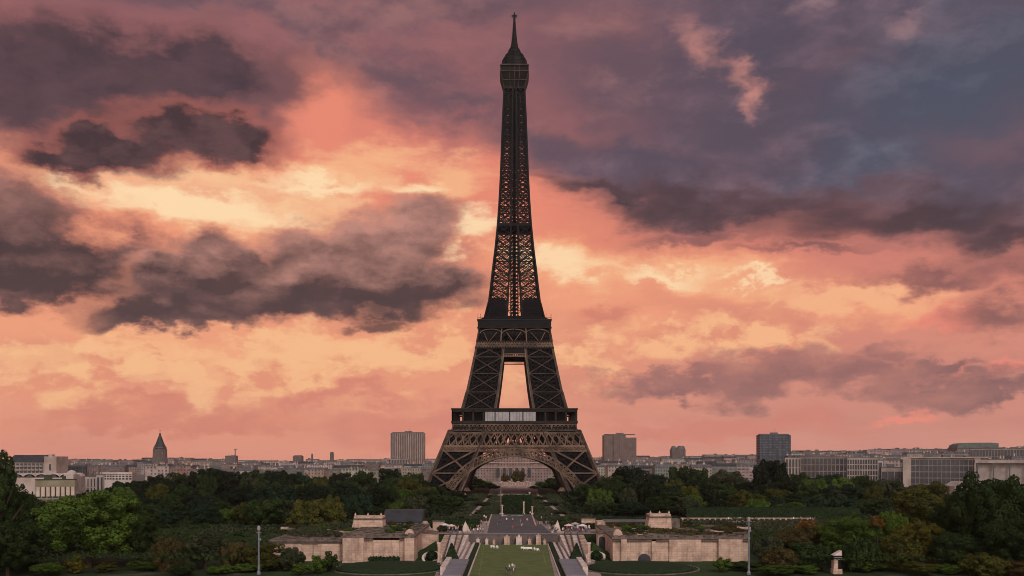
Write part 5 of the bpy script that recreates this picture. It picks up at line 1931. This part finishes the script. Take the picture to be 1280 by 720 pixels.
# lower glazed pavilion, right
t = thing('glazed_pavilion', 'low flat roofed blue grey glazed pavilion right of the road', 'pavilion', (wx(785, Yq), Yq, 0))
w = 55 * Yq / FPX
b = MB()
b.box(-w / 2, w / 2, .4, 9, -.2, wz(652.5, Yq))
b.build('wall', GREY_SLAB, t)
b = MB()
b.box(-w / 2 - .3, w / 2 + .3, -.2, 9.5, wz(652.5, Yq), wz(651.4, Yq))
b.build('roof', ROOF_ZINC, t)
for i in range(10):
    x0 = -w / 2 + i * w / 10
    b = MB()
    b.box(x0 + .15, x0 + w / 10 - .15, .3, .39, .8, wz(653.6, Yq))
    b.build('window', GLASS_DARK, t)
b = MB()
b.box(-w / 2 - 2.6, -w / 2 - .01, .2, 7, -.2, wz(652.0, Yq))
b.build('side_wall', STONE, t)

# pink wall fragments beyond the wings
for px0, px1, yt, Yq, lab in ((541, 555, 651, 300, 'small pink wall left of the road below the trees'), (727, 744, 647.5, 316, 'small pink wall right of the road below the trees')):
    t = thing('garden_wall', lab, 'wall', (wx((px0 + px1) / 2, Yq), Yq, 0))
    w = (px1 - px0) * Yq / FPX
    b = MB()
    b.box(-w / 2, w / 2, 0, 1.2, -.2, wz(yt, Yq) - .3)
    b.build('wall_body', STONE, t)
    b = MB()
    b.box(-w / 2 - .2, w / 2 + .2, -.2, 1.4, wz(yt, Yq) - .3, wz(yt, Yq))
    b.build('coping', STONE_DARK, t)

# terrace wall at the head of the lawn, with its row of stone figures on pedestals
t = thing('terrace_wall', 'grey terrace wall closing the head of the lawn below the road', 'wall', (wx(642, STEP_Y), STEP_Y - .6, LOW))
b = MB()
b.box(-20, 20, 0, .9, -.2, 2.95)
o = b.build('wall_body', CONCRETE, t)
o.color = (.42, .40, .42, 1)
b = MB()
b.box(-20.2, 20.2, -.25, 1.3, 2.95, 3.2)
b.build('coping', GREY_SLAB, t)
for i in range(9):
    b = MB()
    x = -18 + i * 4.5
    b.box(x - .35, x + .35, -.16, -.004, -.1, 2.9)
    b.build('pilaster', STONE_DARK, t)


def person_mesh(name, seed, arms):
    """One continuous standing body, 1.74 m tall."""
    r = random.Random(seed)
    me = bpy.data.meshes.new(name)
    V = [(0, 0, .92), (0, 0, 1.18), (0, .01, 1.40), (0, 0, 1.50), (0, -.01, 1.60), (0, -.01, 1.70)]
    R = [(.15, .11), (.15, .10), (.17, .10), (.055, .055), (.095, .10), (.075, .085)]
    E = [(0, 1), (1, 2), (2, 3), (3, 4), (4, 5)]
    for s in (-1, 1):
        k = len(V)
        V += [(s * .09, 0, .86), (s * .11, -.03 * s, .48), (s * .12, .04 * s, .08), (s * .13, .04 * s - .13, .04)]
        R += [(.095, .1), (.065, .07), (.045, .05), (.04, .035)]
        E += [(0, k), (k, k + 1), (k + 1, k + 2), (k + 2, k + 3)]
        k = len(V)
        a = arms[0 if s < 0 else 1]
        V += [(s * .20, 0, 1.40), (s * (.24 + a * .05), -.04 * a, 1.13), (s * (.22 + a * .03), -.22 * a, .90 + .16 * a), (s * (.22 + a * .02), -.29 * a, .82 + .22 * a)]
        R += [(.06, .06), (.045, .045), (.035, .035), (.035, .025)]
        E += [(2, k), (k, k + 1), (k + 1, k + 2), (k + 2, k + 3)]
    me.from_pydata(V, E, [])
    o = bpy.data.objects.new(name, me)
    COL.objects.link(o)
    m = o.modifiers.new('skin', 'SKIN')
    for i, q in enumerate(R):
        me.skin_vertices[0].data[i].radius = q
    me.skin_vertices[0].data[0].use_root = True
    s = o.modifiers.new('sub', 'SUBSURF')
    s.levels = s.render_levels = 1
    dg = bpy.context.evaluated_depsgraph_get()
    out = bpy.data.meshes.new_from_object(o.evaluated_get(dg))
    out.name = name
    bpy.data.objects.remove(o)
    return out


def cloth_material():
    m = bpy.data.materials.new('clothed figure')
    m.use_nodes = True
    g = Graph(m.node_tree)
    p = g.node('ShaderNodeBsdfPrincipled')
    x, y, z = g.sep(g.node('ShaderNodeTexCoord').outputs['Object'])
    oi = g.node('ShaderNodeObjectInfo')
    legs = g.mix(oi.outputs['Random'], (.02, .022, .03, 1), (.16, .14, .13, 1))
    col = g.mix(g.m('GREATER_THAN', z, .90), legs, oi.outputs['Color'])
    col = g.mix(g.m('GREATER_THAN', z, 1.47), col, (.40, .25, .19, 1))
    hair = g.m('MULTIPLY', g.m('GREATER_THAN', z, 1.63), g.m('GREATER_THAN', g.m('ADD', y, g.m('MULTIPLY', g.m('SUBTRACT', z, 1.63), 1.4)), 0.0))
    col = g.mix(hair, col, (.03, .022, .018, 1))
    g.put(p.inputs['Base Color'], col)
    g.put(p.inputs['Roughness'], .85)
    o = g.node('ShaderNodeOutputMaterial')
    g.put(o.inputs[0], p.outputs[0])
    return m


CLOTH = cloth_material()
BODIES = [person_mesh('person', i, a) for i, a in enumerate([(.1, .1), (.8, .15), (.3, 1.0), (.0, .4)])]
for me in BODIES:
    me.materials.clear()
    me.materials.append(CLOTH)
SHIRTS = [('white', (.72, .68, .66)), ('pale pink', (.62, .42, .40)), ('black', (.02, .02, .022)), ('red', (.42, .07, .06)), ('blue', (.08, .12, .26)), ('grey', (.28, .27, .28)), ('cream', (.6, .5, .4)), ('dark green', (.03, .07, .04))]
rp = random.Random(21)


def person(x, y, z, shirt, label, group, face=None):
    o = bpy.data.objects.new('person', rp.choice(BODIES))
    COL.objects.link(o)
    o.location = (x, y, z)
    s = rp.uniform(.94, 1.06)
    o.scale = (s, s, s)
    o.rotation_euler = (0, 0, rp.uniform(0, 6.28) if face is None else face)
    o.color = (*dict(SHIRTS)[shirt], 1)
    return tag(o, label, 'person', group)


# the cluster of people standing on the lawn
for i, (px, py, sh, lab) in enumerate([(633, 714, 'black', 'person in black at the left of the group on the lawn'), (636.5, 711, 'white', 'person in white standing at the back left of the lawn group'), (638.5, 716, 'dark green', 'person in dark green at the front of the lawn group'),
                                       (640.5, 710, 'cream', 'person in cream at the back of the lawn group'), (642, 715, 'white', 'person in white at the front right of the lawn group'), (643.5, 712, 'grey', 'person in grey at the right of the lawn group'), (634.8, 716.5, 'black', 'person in black leaning at the front left of the lawn group')]):
    x, y = edge(py + 3, px)
    person(x, y, LOW + .012, sh, lab, 'people standing on the lawn')
# white low seats on the lawn
for i, (px, py, wd, lab) in enumerate([(653.2, 687, 1.0, 'white low seat at the left end of the row on the lawn'), (656, 687.6, .8, 'second white low seat in the row on the lawn'), (658.8, 687.4, 1.1, 'third white low seat in the row on the lawn'), (662.2, 687.6, 1.5, 'widest white low seat in the row on the lawn'),
                                       (668.5, 688, .5, 'small pale marker post right of the white lawn seats'), (672.5, 689, .7, 'pale low seat at the right end of the lawn row'), (615, 685, .7, 'pale low seat at far left of the lawn'), (618, 685.2, .5, 'small pale seat second from left on the lawn'), (622, 685.4, .6, 'pale seat third from left on the lawn')]):
    x, y = edge(py, px)
    t = thing('lawn_seat', lab, 'seat', (x, y, LOW + .012), 0.1 * i, 'white seats on the lawn')
    b = MB()
    b.box(-wd / 2, wd / 2, -.3, .3, .34, .44)
    b.box(-wd / 2, wd / 2, .22, .3, .44, .8)
    b.build('seat', WHITE, t)
    for q in (-1, 1):
        b = MB()
        b.box(q * wd * .42 - .04, q * wd * .42 + .04, -.25, .25, 0, .34)
        b.build('leg', WHITE, t)

# statues on pedestals along the terrace wall
for px, wpx, yt, base, lab, mt in ((633.6, 7, 668.2, 670.8, 'large pale pink pedestal with statue left of centre at the head of the lawn', STONE), (648.7, 7, 668, 671, 'large white pedestal with statue right of centre at the head of the lawn', STONE_WHITE),
                                   (617.5, 3, 672.5, 675.5, 'small pink pedestal statue left at the head of the lawn', STONE), (608.5, 3.4, 672.8, 674, 'white square plinth at the left end of the lawn head', STONE_WHITE), (662, 4.2, 673, 674, 'small salmon plinth right at the head of the lawn', STONE),
                                   (673, 6, 667.6, 668.8, 'tall dull pink pillar at the right of the lawn head', STONE), (597.5, 4, 672, 674, 'white cabinet plinth beyond the left lawn corner', STONE_WHITE), (681, 3.4, 673.4, 675, 'small pink plinth at the right lawn corner', STONE)):
    Yq = STEP_Y - 2.2
    t = thing('statue', lab, 'statue', (wx(px, Yq), Yq, LOW))
    w = wpx * Yq / FPX
    zb_, zt = wz(base, Yq) - LOW, wz(yt, Yq) - LOW
    b = MB()
    b.box(-w / 2 - .1, w / 2 + .1, -w / 2 - .1, w / 2 + .1, 0, .2)
    b.box(-w / 2, w / 2, -w / 2, w / 2, .2, zb_ - .12)
    b.box(-w / 2 - .08, w / 2 + .08, -w / 2 - .08, w / 2 + .08, zb_ - .12, zb_)
    b.build('pedestal', mt, t)
    b = MB()
    hh = max(.5, zt - zb_)
    b.lathe([(.30, 0), (.26, hh * .35), (.34, hh * .62), (.12, hh * .74), (.17, hh * .86), (.05, hh)], 10, (0, 0, zb_), min(1.2, w / 1.4), .8)
    b.build('figure', mt, t)

# ---- stone steps flanking the lawn
for sgn in (-1, 1):
    f = lambda x: x if sgn < 0 else 2 * 642.6 - x
    t = thing('stone_stair', f'broad pale stone ramp of parallel steps on the {"left" if sgn < 0 else "right"} side of the lawn', 'stairs')
    lanes = [((556, 670), (563, 671), (553, 708), (540, 708)), ((564, 670), (571, 671), (564, 708), (555, 708)), ((572, 670), (579, 671), (568, 708), (565, 708)), ((580, 670), (586, 671), (571, 706), (569, 706))]
    for i, ln in enumerate(lanes):
        b = MB()
        Yf, Yb = 243.0, STEP_Y
        xa0, xa1 = wx(f(ln[0][0]), Yb), wx(f(ln[1][0]), Yb)
        xb0, xb1 = wx(f(ln[3][0]), Yf), wx(f(ln[2][0]), Yf)
        n = 18
        for k in range(n):
            t0, t1 = k / n, (k + 1) / n
            y0, y1 = Yf + (Yb - Yf) * t0, Yf + (Yb - Yf) * t1
            z = LOW + .35 + (2.6) * t0
            m = lambda p, q, tt: p + (q - p) * tt
            b.hexa([(m(xb0, xa0, t0), y0, LOW), (m(xb1, xa1, t0), y0, LOW), (m(xb1, xa1, t1), y1, LOW), (m(xb0, xa0, t1), y1, LOW),
                    (m(xb0, xa0, t0), y0, z), (m(xb1, xa1, t0), y0, z), (m(xb1, xa1, t1), y1, z), (m(xb0, xa0, t1), y1, z)])
        b.build('step_flight', STONE_WHITE if i % 2 else STONE, t)
    for i in range(3):
        b = MB()
        xa, xb = wx(f(563.5 + 8 * i), STEP_Y), wx(f((554, 564.5, 568.5)[i]), 243)
        b.hexa([(xb - .15, 243, LOW), (xb + .15, 243, LOW), (xa + .15, STEP_Y, LOW), (xa - .15, STEP_Y, LOW), (xb - .15, 243, LOW + .9), (xb + .15, 243, LOW + .9), (xa + .15, STEP_Y, LOW + 3.5), (xa - .15, STEP_Y, LOW + 3.5)])
        b.build('balustrade', STONE_DARK, t)
    # hedge strips between the kerbs
    h = strip('hedge_strip', HEDGE, [(f(595.4), TOPY + .4), (f(599.8), TOPY + .4), (f(578.4), 735), (f(570.4), 735)], 0, .7, kind=False)
    tag(h, f'narrow dark clipped hedge along the {"left" if sgn < 0 else "right"} edge of the lawn', 'hedge')

    # slab-topped kiosk with pyramid yew behind
    x0, x1 = sorted((wx(f(559), 216), wx(f(581), 216)))
    t = thing('slab_roofed_kiosk', f'low blue grey slab roofed block with pale end wall {"left" if sgn < 0 else "right"} of the lawn', 'kiosk', ((x0 + x1) / 2, 216, LOW))
    w = x1 - x0
    b = MB()
    b.box(-w / 2, w / 2, -14, 18, -.2, 1.2)
    b.build('wall', STONE, t)
    b = MB()
    b.box(-w / 2 - .15, w / 2 + .15, -14.2, 18.2, 1.2, 1.45)
    b.build('slab_roof', GREY_SLAB, t)
    b = MB()
    xe = -w / 2 - 1.35 if sgn < 0 else w / 2 + .16
    b.box(xe, xe + 1.2, -3, 18.4, -.2, 1.9)
    b.build('end_wall', STONE_WHITE, t)
    px = f(564.5)
    Yq = 243
    t = thing('pyramid_yew', f'dark clipped pyramid shaped yew on the {"left" if sgn < 0 else "right"} of the lawn', 'topiary', (wx(px, Yq), Yq, LOW))
    b = MB()
    r_ = random.Random(31 + sgn)
    hw, hh = 9 * Yq / FPX, wz(679.5, Yq) - LOW
    b.frustum(-hw, hw, -hw, hw, 0, -.12, .12, -.12, .12, hh)
    for _ in range(1500):
        q = r_.random() ** .7
        sd = r_.choice([0, 1, 2, 3])
        u = r_.uniform(-1, 1) * hw * (1 - q)
        o_ = hw * (1 - q) + r_.gauss(0, .05)
        p = [(u, -o_), (o_, u), (u, o_), (-o_, u)][sd]
        P0 = Vector((*p, q * hh))
        a = Vector((r_.gauss(0, .13), r_.gauss(0, .13), r_.gauss(0, .13)))
        c = Vector((r_.gauss(0, .1), r_.gauss(0, .1), r_.gauss(0, .1)))
        b.sheet([P0 - a, P0 + c, P0 + a, P0 - c])
    b.build('clipped_foliage', HEDGE, t)
    b = MB()
    b.tube((0, 0, -.1), (0, 0, 1.0), .25, .2, 7)
    b.build('trunk', BARK, t)
    # stone post beside the yew
    px, Yq = f(549), 240
    t = thing('stone_post', f'slim pale stone post beside the pyramid yew on the {"left" if sgn < 0 else "right"}', 'post', (wx(px, Yq), Yq, LOW))
    b = MB()
    b.box(-.35, .35, -.35, .35, .3, wz(678, Yq) - LOW - .3)
    b.build('shaft', STONE, t)
    b = MB()
    b.box(-.5, .5, -.5, .5, wz(678, Yq) - LOW - .3, wz(678, Yq) - LOW)
    b.box(-.5, .5, -.5, .5, 0, .3)
    b.build('cap', STONE_WHITE, t)

    # grassy bank below the wing wall
    b = MB()
    xa, xb = wx(f(548), 252), wx(f(508 if sgn < 0 else 514), 252)
    for dy in (0, 6):
        b.v += [(xa, 250 + dy, LOW), (xb, 250 + dy, LOW), (xa + (xb - xa) * .1, 250 + dy, LOW + 4.0), (xa + (xb - xa) * .45, 250 + dy, LOW + 2.2)]
    b.f = [(0, 1, 3, 2), (5, 4, 6, 7), (1, 5, 7, 3), (3, 7, 6, 2), (0, 2, 6, 4), (0, 4, 5, 1)]
    o = b.build('grass_bank', GRASS)
    struct(o)
    # rounded yew in its curved stone kerb
    px, Yq = f(540), 244
    t = thing('round_bush', f'round dark clipped bush ringed by a pale curved kerb on the {"left" if sgn < 0 else "right"}', 'topiary', (wx(px, Yq), Yq, LOW))
    b = MB()
    r_ = random.Random(41 + sgn)
    b.lathe([(1.0, 0), (1.45, .7), (1.4, 1.4), (.95, 2.0), (.3, 2.3), (.02, 2.35)], 14)
    for _ in range(900):
        a_, e_ = r_.uniform(0, 6.28), r_.uniform(-.3, 1.5)
        P0 = Vector((1.45 * math.cos(a_) * math.cos(e_), 1.45 * math.sin(a_) * math.cos(e_), 1.0 + 1.35 * math.sin(e_)))
        a = Vector((r_.gauss(0, .13), r_.gauss(0, .13), r_.gauss(0, .13)))
        c = Vector((r_.gauss(0, .1), r_.gauss(0, .1), r_.gauss(0, .1)))
        b.sheet([P0 - a, P0 + c, P0 + a, P0 - c])
    b.build('clipped_foliage', HEDGE, t)
    b = MB()
    n = 16
    for i in range(n):
        a0, a1 = math.radians(20 + 200 * i / n), math.radians(20 + 200 * (i + 1) / n)
        for_ = []
        for rr, zz in ((2.0, 0), (2.6, 0), (2.6, .9), (2.0, .9)):
            for_.append((rr, zz))
        p = [(rr * math.cos(a0), rr * math.sin(a0), zz + 1.3 * math.sin(a0)) for rr, zz in for_] + [(rr * math.cos(a1), rr * math.sin(a1), zz + 1.3 * math.sin(a1)) for rr, zz in for_]
        b.hexa(p)
    b.build('curved_kerb', STONE_WHITE, t)

    # oval lawn mound with clipped rim at the bottom
    b = MB()
    cx_, Yq = (486, 226) if sgn < 0 else (800, 226)
    b.lathe([(1.0, 0), (1.0, .35), (.92, .75), (.7, 1.05), (.35, 1.2), (.02, 1.22)], 40, (0, 0, 0), 66 * Yq / FPX, 11.5)
    o = b.build('oval_hedge', HEDGE)
    o.location = (wx(cx_, Yq), Yq, LOW)
    tag(o, f'low oval dark green clipped hedge bed at the bottom {"left" if sgn < 0 else "right"} of the lawn', 'hedge')
    b = MB()
    n = 48
    ax, ay = 66 * Yq / FPX + 1.0, 12.6
    for i in range(n):
        a0, a1 = 2 * math.pi * i / n, 2 * math.pi * (i + 1) / n
        b.hexa([(ax * math.cos(a0), ay * math.sin(a0), 0), ((ax + .5) * math.cos(a0), (ay + .5) * math.sin(a0), 0), ((ax + .5) * math.cos(a1), (ay + .5) * math.sin(a1), 0), (ax * math.cos(a1), ay * math.sin(a1), 0),
                (ax * math.cos(a0), ay * math.sin(a0), .2), ((ax + .5) * math.cos(a0), (ay + .5) * math.sin(a0), .2), ((ax + .5) * math.cos(a1), (ay + .5) * math.sin(a1), .2), (ax * math.cos(a1), ay * math.sin(a1), .2)])
    o = b.build('bed_kerb', STONE_DARK)
    o.location = (wx(cx_, Yq), Yq, LOW)
    struct(o)

# grass aprons in front of the walls
b = MB()
for xa, xb in ((340, 552), (742, 945)):
    b.sheet([(wx(xa, 230), 205, LOW + .006), (wx(xb, 230), 205, LOW + .006), (wx(xb, 246), 246, LOW + .006), (wx(xa, 246), 246, LOW + .006)])
struct(b.build('grass_apron', GRASS))

# hedges on the axis and in the park
hedge_box('bosquet_hedge', 'tall dark green clipped hedge block closing the road under the tower', wx(628, 400), wx(665, 400), 400, 424, 0, wz(621, 400), 1)
hedge_box('long_hedge', 'long dark clipped hedge in front of the right woods', wx(858, 372), wx(1075, 372), 372, 380, 0, wz(635, 372), 2)
hedge_box('long_hedge', 'low dark hedge in front of the left woods behind the terrace', wx(292, 305), wx(405, 305), 303, 307, 0, wz(657, 305), 3)
hedge_box('park_hedge', 'low hedge strip behind the low glazed pavilion on the right', wx(742, 330), wx(850, 330), 330, 335, 0, wz(647, 330), 4)
hedge_box('park_hedge', 'low hedge strip right of the dark roofed pavilion', wx(530, 318), wx(598, 318), 318, 324, 0, wz(650, 318), 5)
hedge_box('park_hedge', 'low hedge strip at the right below the small pink wall', wx(690, 312), wx(752, 312), 312, 318, 0, wz(655, 312), 6)
hedge_box('low_hedge', 'dark rectangular clipped hedge in front of the left terrace wall', wx(462, 236), wx(498, 236), 234, 238, LOW, LOW + 1.6, 7)
# low parapet across the axis, behind the hedge block
t = thing('low_parapet', 'low white parapet across the axis above the clipped hedge block', 'wall', (wx(645, 440), 440, 0))
b = MB()
b.box(-6.4, 6.4, 0, .8, 0, wz(619.5, 440) - .3)
b.build('wall_body', STONE, t)
b = MB()
b.box(-6.6, 6.6, -.2, 1.0, wz(619.5, 440) - .3, wz(618, 440))
b.build('coping', STONE_WHITE, t)
# slim pillars on the axis
for px, y0, Yq, lab in ((626, 604, 398, 'tall slim pale pillar left of the clipped hedge block'), (627.8, 632, 396, 'short pale pillar at the foot of the tall slim pillar'), (654.8, 628, 397, 'slim pale pillar before the right half of hedge block'), (665.3, 634, 396, 'small pale pillar right of the clipped hedge block'), (662, 616, 430, 'white pillar at the right end of the low parapet')):
    t = thing('stone_pillar', lab, 'pillar', (wx(px, Yq), Yq, 0))
    b = MB()
    b.box(-.24, .24, -.24, .24, 0, wz(y0, Yq))
    b.build('shaft', STONE_DARK if y0 == 604 else STONE, t)
    b = MB()
    b.box(-.45, .45, -.45, .45, wz(y0, Yq), wz(y0, Yq) + .3)
    b.box(-.5, .5, -.5, .5, 0, .5)
    b.build('cap', STONE_WHITE, t)
for i, px in enumerate((627.5, 631, 634, 637.5, 640.5, 644.5, 648, 651.5, 655, 659, 663)):
    Yq = 800 + (i % 3) * 14
    t = thing('marble_column', f'{ORD[i]} pinkish column from the left in the row seen through the arch', 'column', (wx(px, Yq), Yq, 0), 0, 'pinkish columns seen through the arch')
    b = MB()
    b.tube((0, 0, .8), (0, 0, wz(602.5 + (i % 3), Yq)), .6, .5, 8)
    b.build('shaft', STONE, t)
    b = MB()
    b.box(-1.1, 1.1, -1.1, 1.1, 0, .8)
    b.box(-1.0, 1.0, -1.0, 1.0, wz(602.5 + (i % 3), Yq), wz(602.5 + (i % 3), Yq) + .7)
    b.build('base', STONE, t)

# angular white sculptures either side of the road
for px, py, Yq, lab in ((581.5, 651.5, 298, 'pointed white stone fin left of the road'), (697, 650, 298, 'pointed white stone fin right of the road')):
    t = thing('stone_fin', lab, 'sculpture', (wx(px, Yq), Yq, 0))
    hh = wz(py, Yq)
    sg = -1 if px < 640 else 1
    b = MB()
    pts = [(-1.6 * sg, .4), (1.0 * sg, .4), (.6 * sg, hh * .5), (.0 * sg - (.3 if sg < 0 else -.3) * 0, hh)]
    b.v = [(x, -.4, z) for x, z in pts] + [(x, .4, z) for x, z in pts]
    b.f = [(0, 1, 2, 3), (7, 6, 5, 4), (0, 4, 5, 1), (1, 5, 6, 2), (2, 6, 7, 3), (3, 7, 4, 0)]
    b.build('fin', STONE_WHITE, t)
    b = MB()
    b.box(-1.9, 1.9, -.9, .9, 0, .4)
    b.build('plinth', STONE, t)

# lamp posts
for px, y0, Yq, lab in ((323.5, 657, 214, 'tall pale blue grey lamp post among the left trees'), (936, 646, 214, 'tall grey lamp post right of the right terrace wall')):
    t = thing('lamp_post', lab, 'lamp post', (wx(px, Yq), Yq, LOW))
    hh = wz(y0, Yq) - LOW
    b = MB()
    b.tube((0, 0, 0), (0, 0, hh - 1.2), .26, .17, 10)
    b.lathe([(.45, 0), (.45, .5), (.3, .8)], 10)
    b.build('pole', METAL_POLE, t)
    b = MB()
    b.lathe([(.2, hh - 1.2), (.36, hh - 1.0), (.36, hh - .35), (.2, hh - .1), (.05, hh)], 10)
    b.build('lantern', GLAZING, t)
    b = MB()
    b.bar((-.55, 0, hh - 1.6), (.55, 0, hh - 1.6), .16)
    b.bar((0, 0, hh - 3.2), (.5, 0, hh - 3.0), .2, .5)
    b.build('bracket', METAL_POLE, t)

# lantern pillar, bottom right
Yq = 216
t = thing('lantern_pillar', 'pale stone pillar carrying a dark lantern with sloped white cap at bottom right', 'pillar', (wx(1045.5, Yq), Yq, LOW))
hb = wz(711, Yq) - LOW
b = MB()
b.box(-1.0, 1.0, -1.0, 1.0, 0, hb)
b.box(-.85, .1, -.8, .8, hb, wz(700, Yq) - LOW)
b.build('shaft', STONE, t)
b = MB()
b.box(.101, .85, -.75, .75, hb + .002, wz(700, Yq) - LOW)
b.box(-.85, .85, -.8, .8, wz(700, Yq) - LOW + .002, wz(694, Yq) - LOW)
b.build('lantern', IRON_DARK, t)
b = MB()
z0 = wz(694, Yq) - LOW
b.hexa([(-.95, -.9, z0), (.95, -.9, z0), (.95, .9, z0), (-.95, .9, z0), (-.5, -.9, z0 + .35), (.9, -.9, z0 + 1.1), (.9, .9, z0 + 1.1), (-.5, .9, z0 + .35)])
b.build('cap', STONE_WHITE, t)
b = MB()
for zz in (697, 699):
    z = wz(zz, Yq) - LOW
    b.box(-.9, .9, -.86, -.81, z, z + .12)
b.build('lantern_band', GLAZING, t)

# planters and shrubs on the terraces
rg = random.Random(8)
n = 0
for xa, xb, ya, yb, zz, where_ in ((345, 438, 250, 288, 2.1, 'lower left terrace'), (482, 512, 250, 285, 2.8, 'left terrace'), (855, 930, 250, 286, 2.7, 'right terrace'), (775, 808, 250, 280, 2.7, 'near right terrace')):
    for i in range(16):
        Yq = ya + (yb - ya) * (i + rg.random()) / 16
        px = rg.uniform(xa, xb)
        col = rg.choice(['grey green', 'dark', 'brownish', 'mid green', 'russet'])
        t = thing('planter', unique(f'planter of {col} plants on {where_}', px), 'planter', (wx(px, Yq), Yq, zz), 0, 'planters on the terraces')
        b = MB()
        ww = rg.uniform(.7, 2.2)
        b.box(-ww, ww, -.7, .7, -.1, .6)
        b.build('box', rg.choice([STONE, STONE_DARK, STONE_DARK]), t)
        c = bpy.data.objects.new('plants', rg.choice(SMALL))
        COL.objects.link(c)
        c.parent = t
        c.location = (0, 0, .4)
        c.scale = (ww * 1.1, .9, .8)
        c.color = (*GREENS[col], 1)

# garden shrubs on the plaza beside the steps
for i in range(46):
    side = -1 if i % 2 else 1
    px = rg.uniform(532, 600) if side < 0 else rg.uniform(690, 752)
    Yq = rg.uniform(297, 345)
    if abs(px - 642) < 50:
        continue
    col = rg.choice(['grey green', 'dark', 'mid green', 'blue green', 'brownish'])
    wp = rg.uniform(7, 15)
    make_tree(px, HOR + EYE * FPX / Yq - rg.uniform(5, 11), wp, Yq, col, unique(f'small {col} plaza shrub', px), 'shrubs on the plaza', SMALL, name='shrub', ybot=HOR + EYE * FPX / Yq)

# people on the plaza and along the steps
SPOT = {}
for i in range(130):
    side = -1 if i % 2 else 1
    if i < 104:
        px = rp.uniform(548, 604) if side < 0 else rp.uniform(686, 738)
        Yq, z = rp.uniform(294, 312), 0.004
    else:
        px = rp.uniform(606, 680)
        Yq, z = rp.uniform(300, 390), 0.008
        if i % 3 == 0:
            px = rp.uniform(600, 612) if side < 0 else rp.uniform(672, 690)
    sh = rp.choice(['white', 'white', 'pale pink', 'pale pink', 'black', 'red', 'blue', 'grey', 'cream'])
    zone = ('left of the road' if px < 606 else 'right of the road' if px > 680 else 'on the roadway')
    key = f'person in {sh} walking {zone}' if zone == 'on the roadway' else f'person in {sh} standing at the plaza edge {zone}'
    person(wx(px, Yq), Yq, z, sh, key, key.replace('person', 'people'))
# a promenade behind the terraces, with strollers
for sgn in (-1, 1):
    b = MB()
    xa, xb = sorted((sgn * 46, sgn * 112))
    b.sheet([(xa, 345.5, .012), (xb, 345.5, .012), (xb, 354, .012), (xa, 354, .012)])
    struct(b.build('promenade', PAVE))
    zone = 'left promenade' if sgn < 0 else 'right promenade'
    t = thing('balustrade', f'long low pale stone balustrade along the {zone} behind the terrace wall', 'balustrade', (0, 355, 0))
    for i in range(33):
        b = MB()
        x = xa + (xb - xa) * (i + .5) / 33
        b.box(x - .28, x + .28, -.2, .2, 0, .85)
        b.build('baluster', STONE, t)
    b = MB()
    b.box(xa, xb, -.3, .3, .85, 1.1)
    b.build('rail', STONE, t)
    for i in range(24):
        sh = rp.choice(['white', 'white', 'pale pink', 'cream', 'red', 'grey', 'black'])
        key = f'person in {sh} strolling on the {zone}'
        person(rp.uniform(xa + 1, xb - 1), rp.uniform(346, 353.5), .012, sh, key, key.replace('person', 'people'))
# parasols and stalls in the crowd
for px, Yq, col, lab in ((556, 300, (.7, .66, .66), 'white parasol over the crowd left of the road'), (564, 296, (.66, .5, .48), 'pale pink parasol left of the road beside the steps'), (711, 298, (.66, .5, .5), 'pale pink parasol over the crowd right of the road'), (728, 297, (.72, .66, .64), 'white parasol at the right end of the plaza crowd'),
                         (719, 305, (.4, .33, .4), 'mauve parasol behind the crowd right of the road')):
    t = thing('parasol', lab, 'parasol', (wx(px, Yq), Yq, 0))
    b = MB()
    b.tube((0, 0, 0), (0, 0, 2.5), .04, .03, 6)
    b.build('pole', METAL_POLE, t)
    b = MB()
    b.lathe([(1.5, 2.1), (1.5, 2.16), (.8, 2.5), (.05, 2.75)], 8)
    o = b.build('canopy', WALLTINT, t)
    o.color = (*col, 1)

# ------------------------------------------------------------------ evening haze over the whole city
b = MB()
b.box(-5600, 5600, -500, 6600, -6, 345)
hz = b.build('haze', None)
hz['kind'] = 'stuff'
m = bpy.data.materials.new('thin evening haze')
m.use_nodes = True
g = Graph(m.node_tree)
pv = g.node('ShaderNodeVolumePrincipled')
g.put(pv.inputs['Color'], (0.92, 0.80, 0.76, 1))
g.put(pv.inputs['Density'], 0.000026)
o = g.node('ShaderNodeOutputMaterial')
g.put(o.inputs['Volume'], pv.outputs[0])
hz.data.materials.append(m)
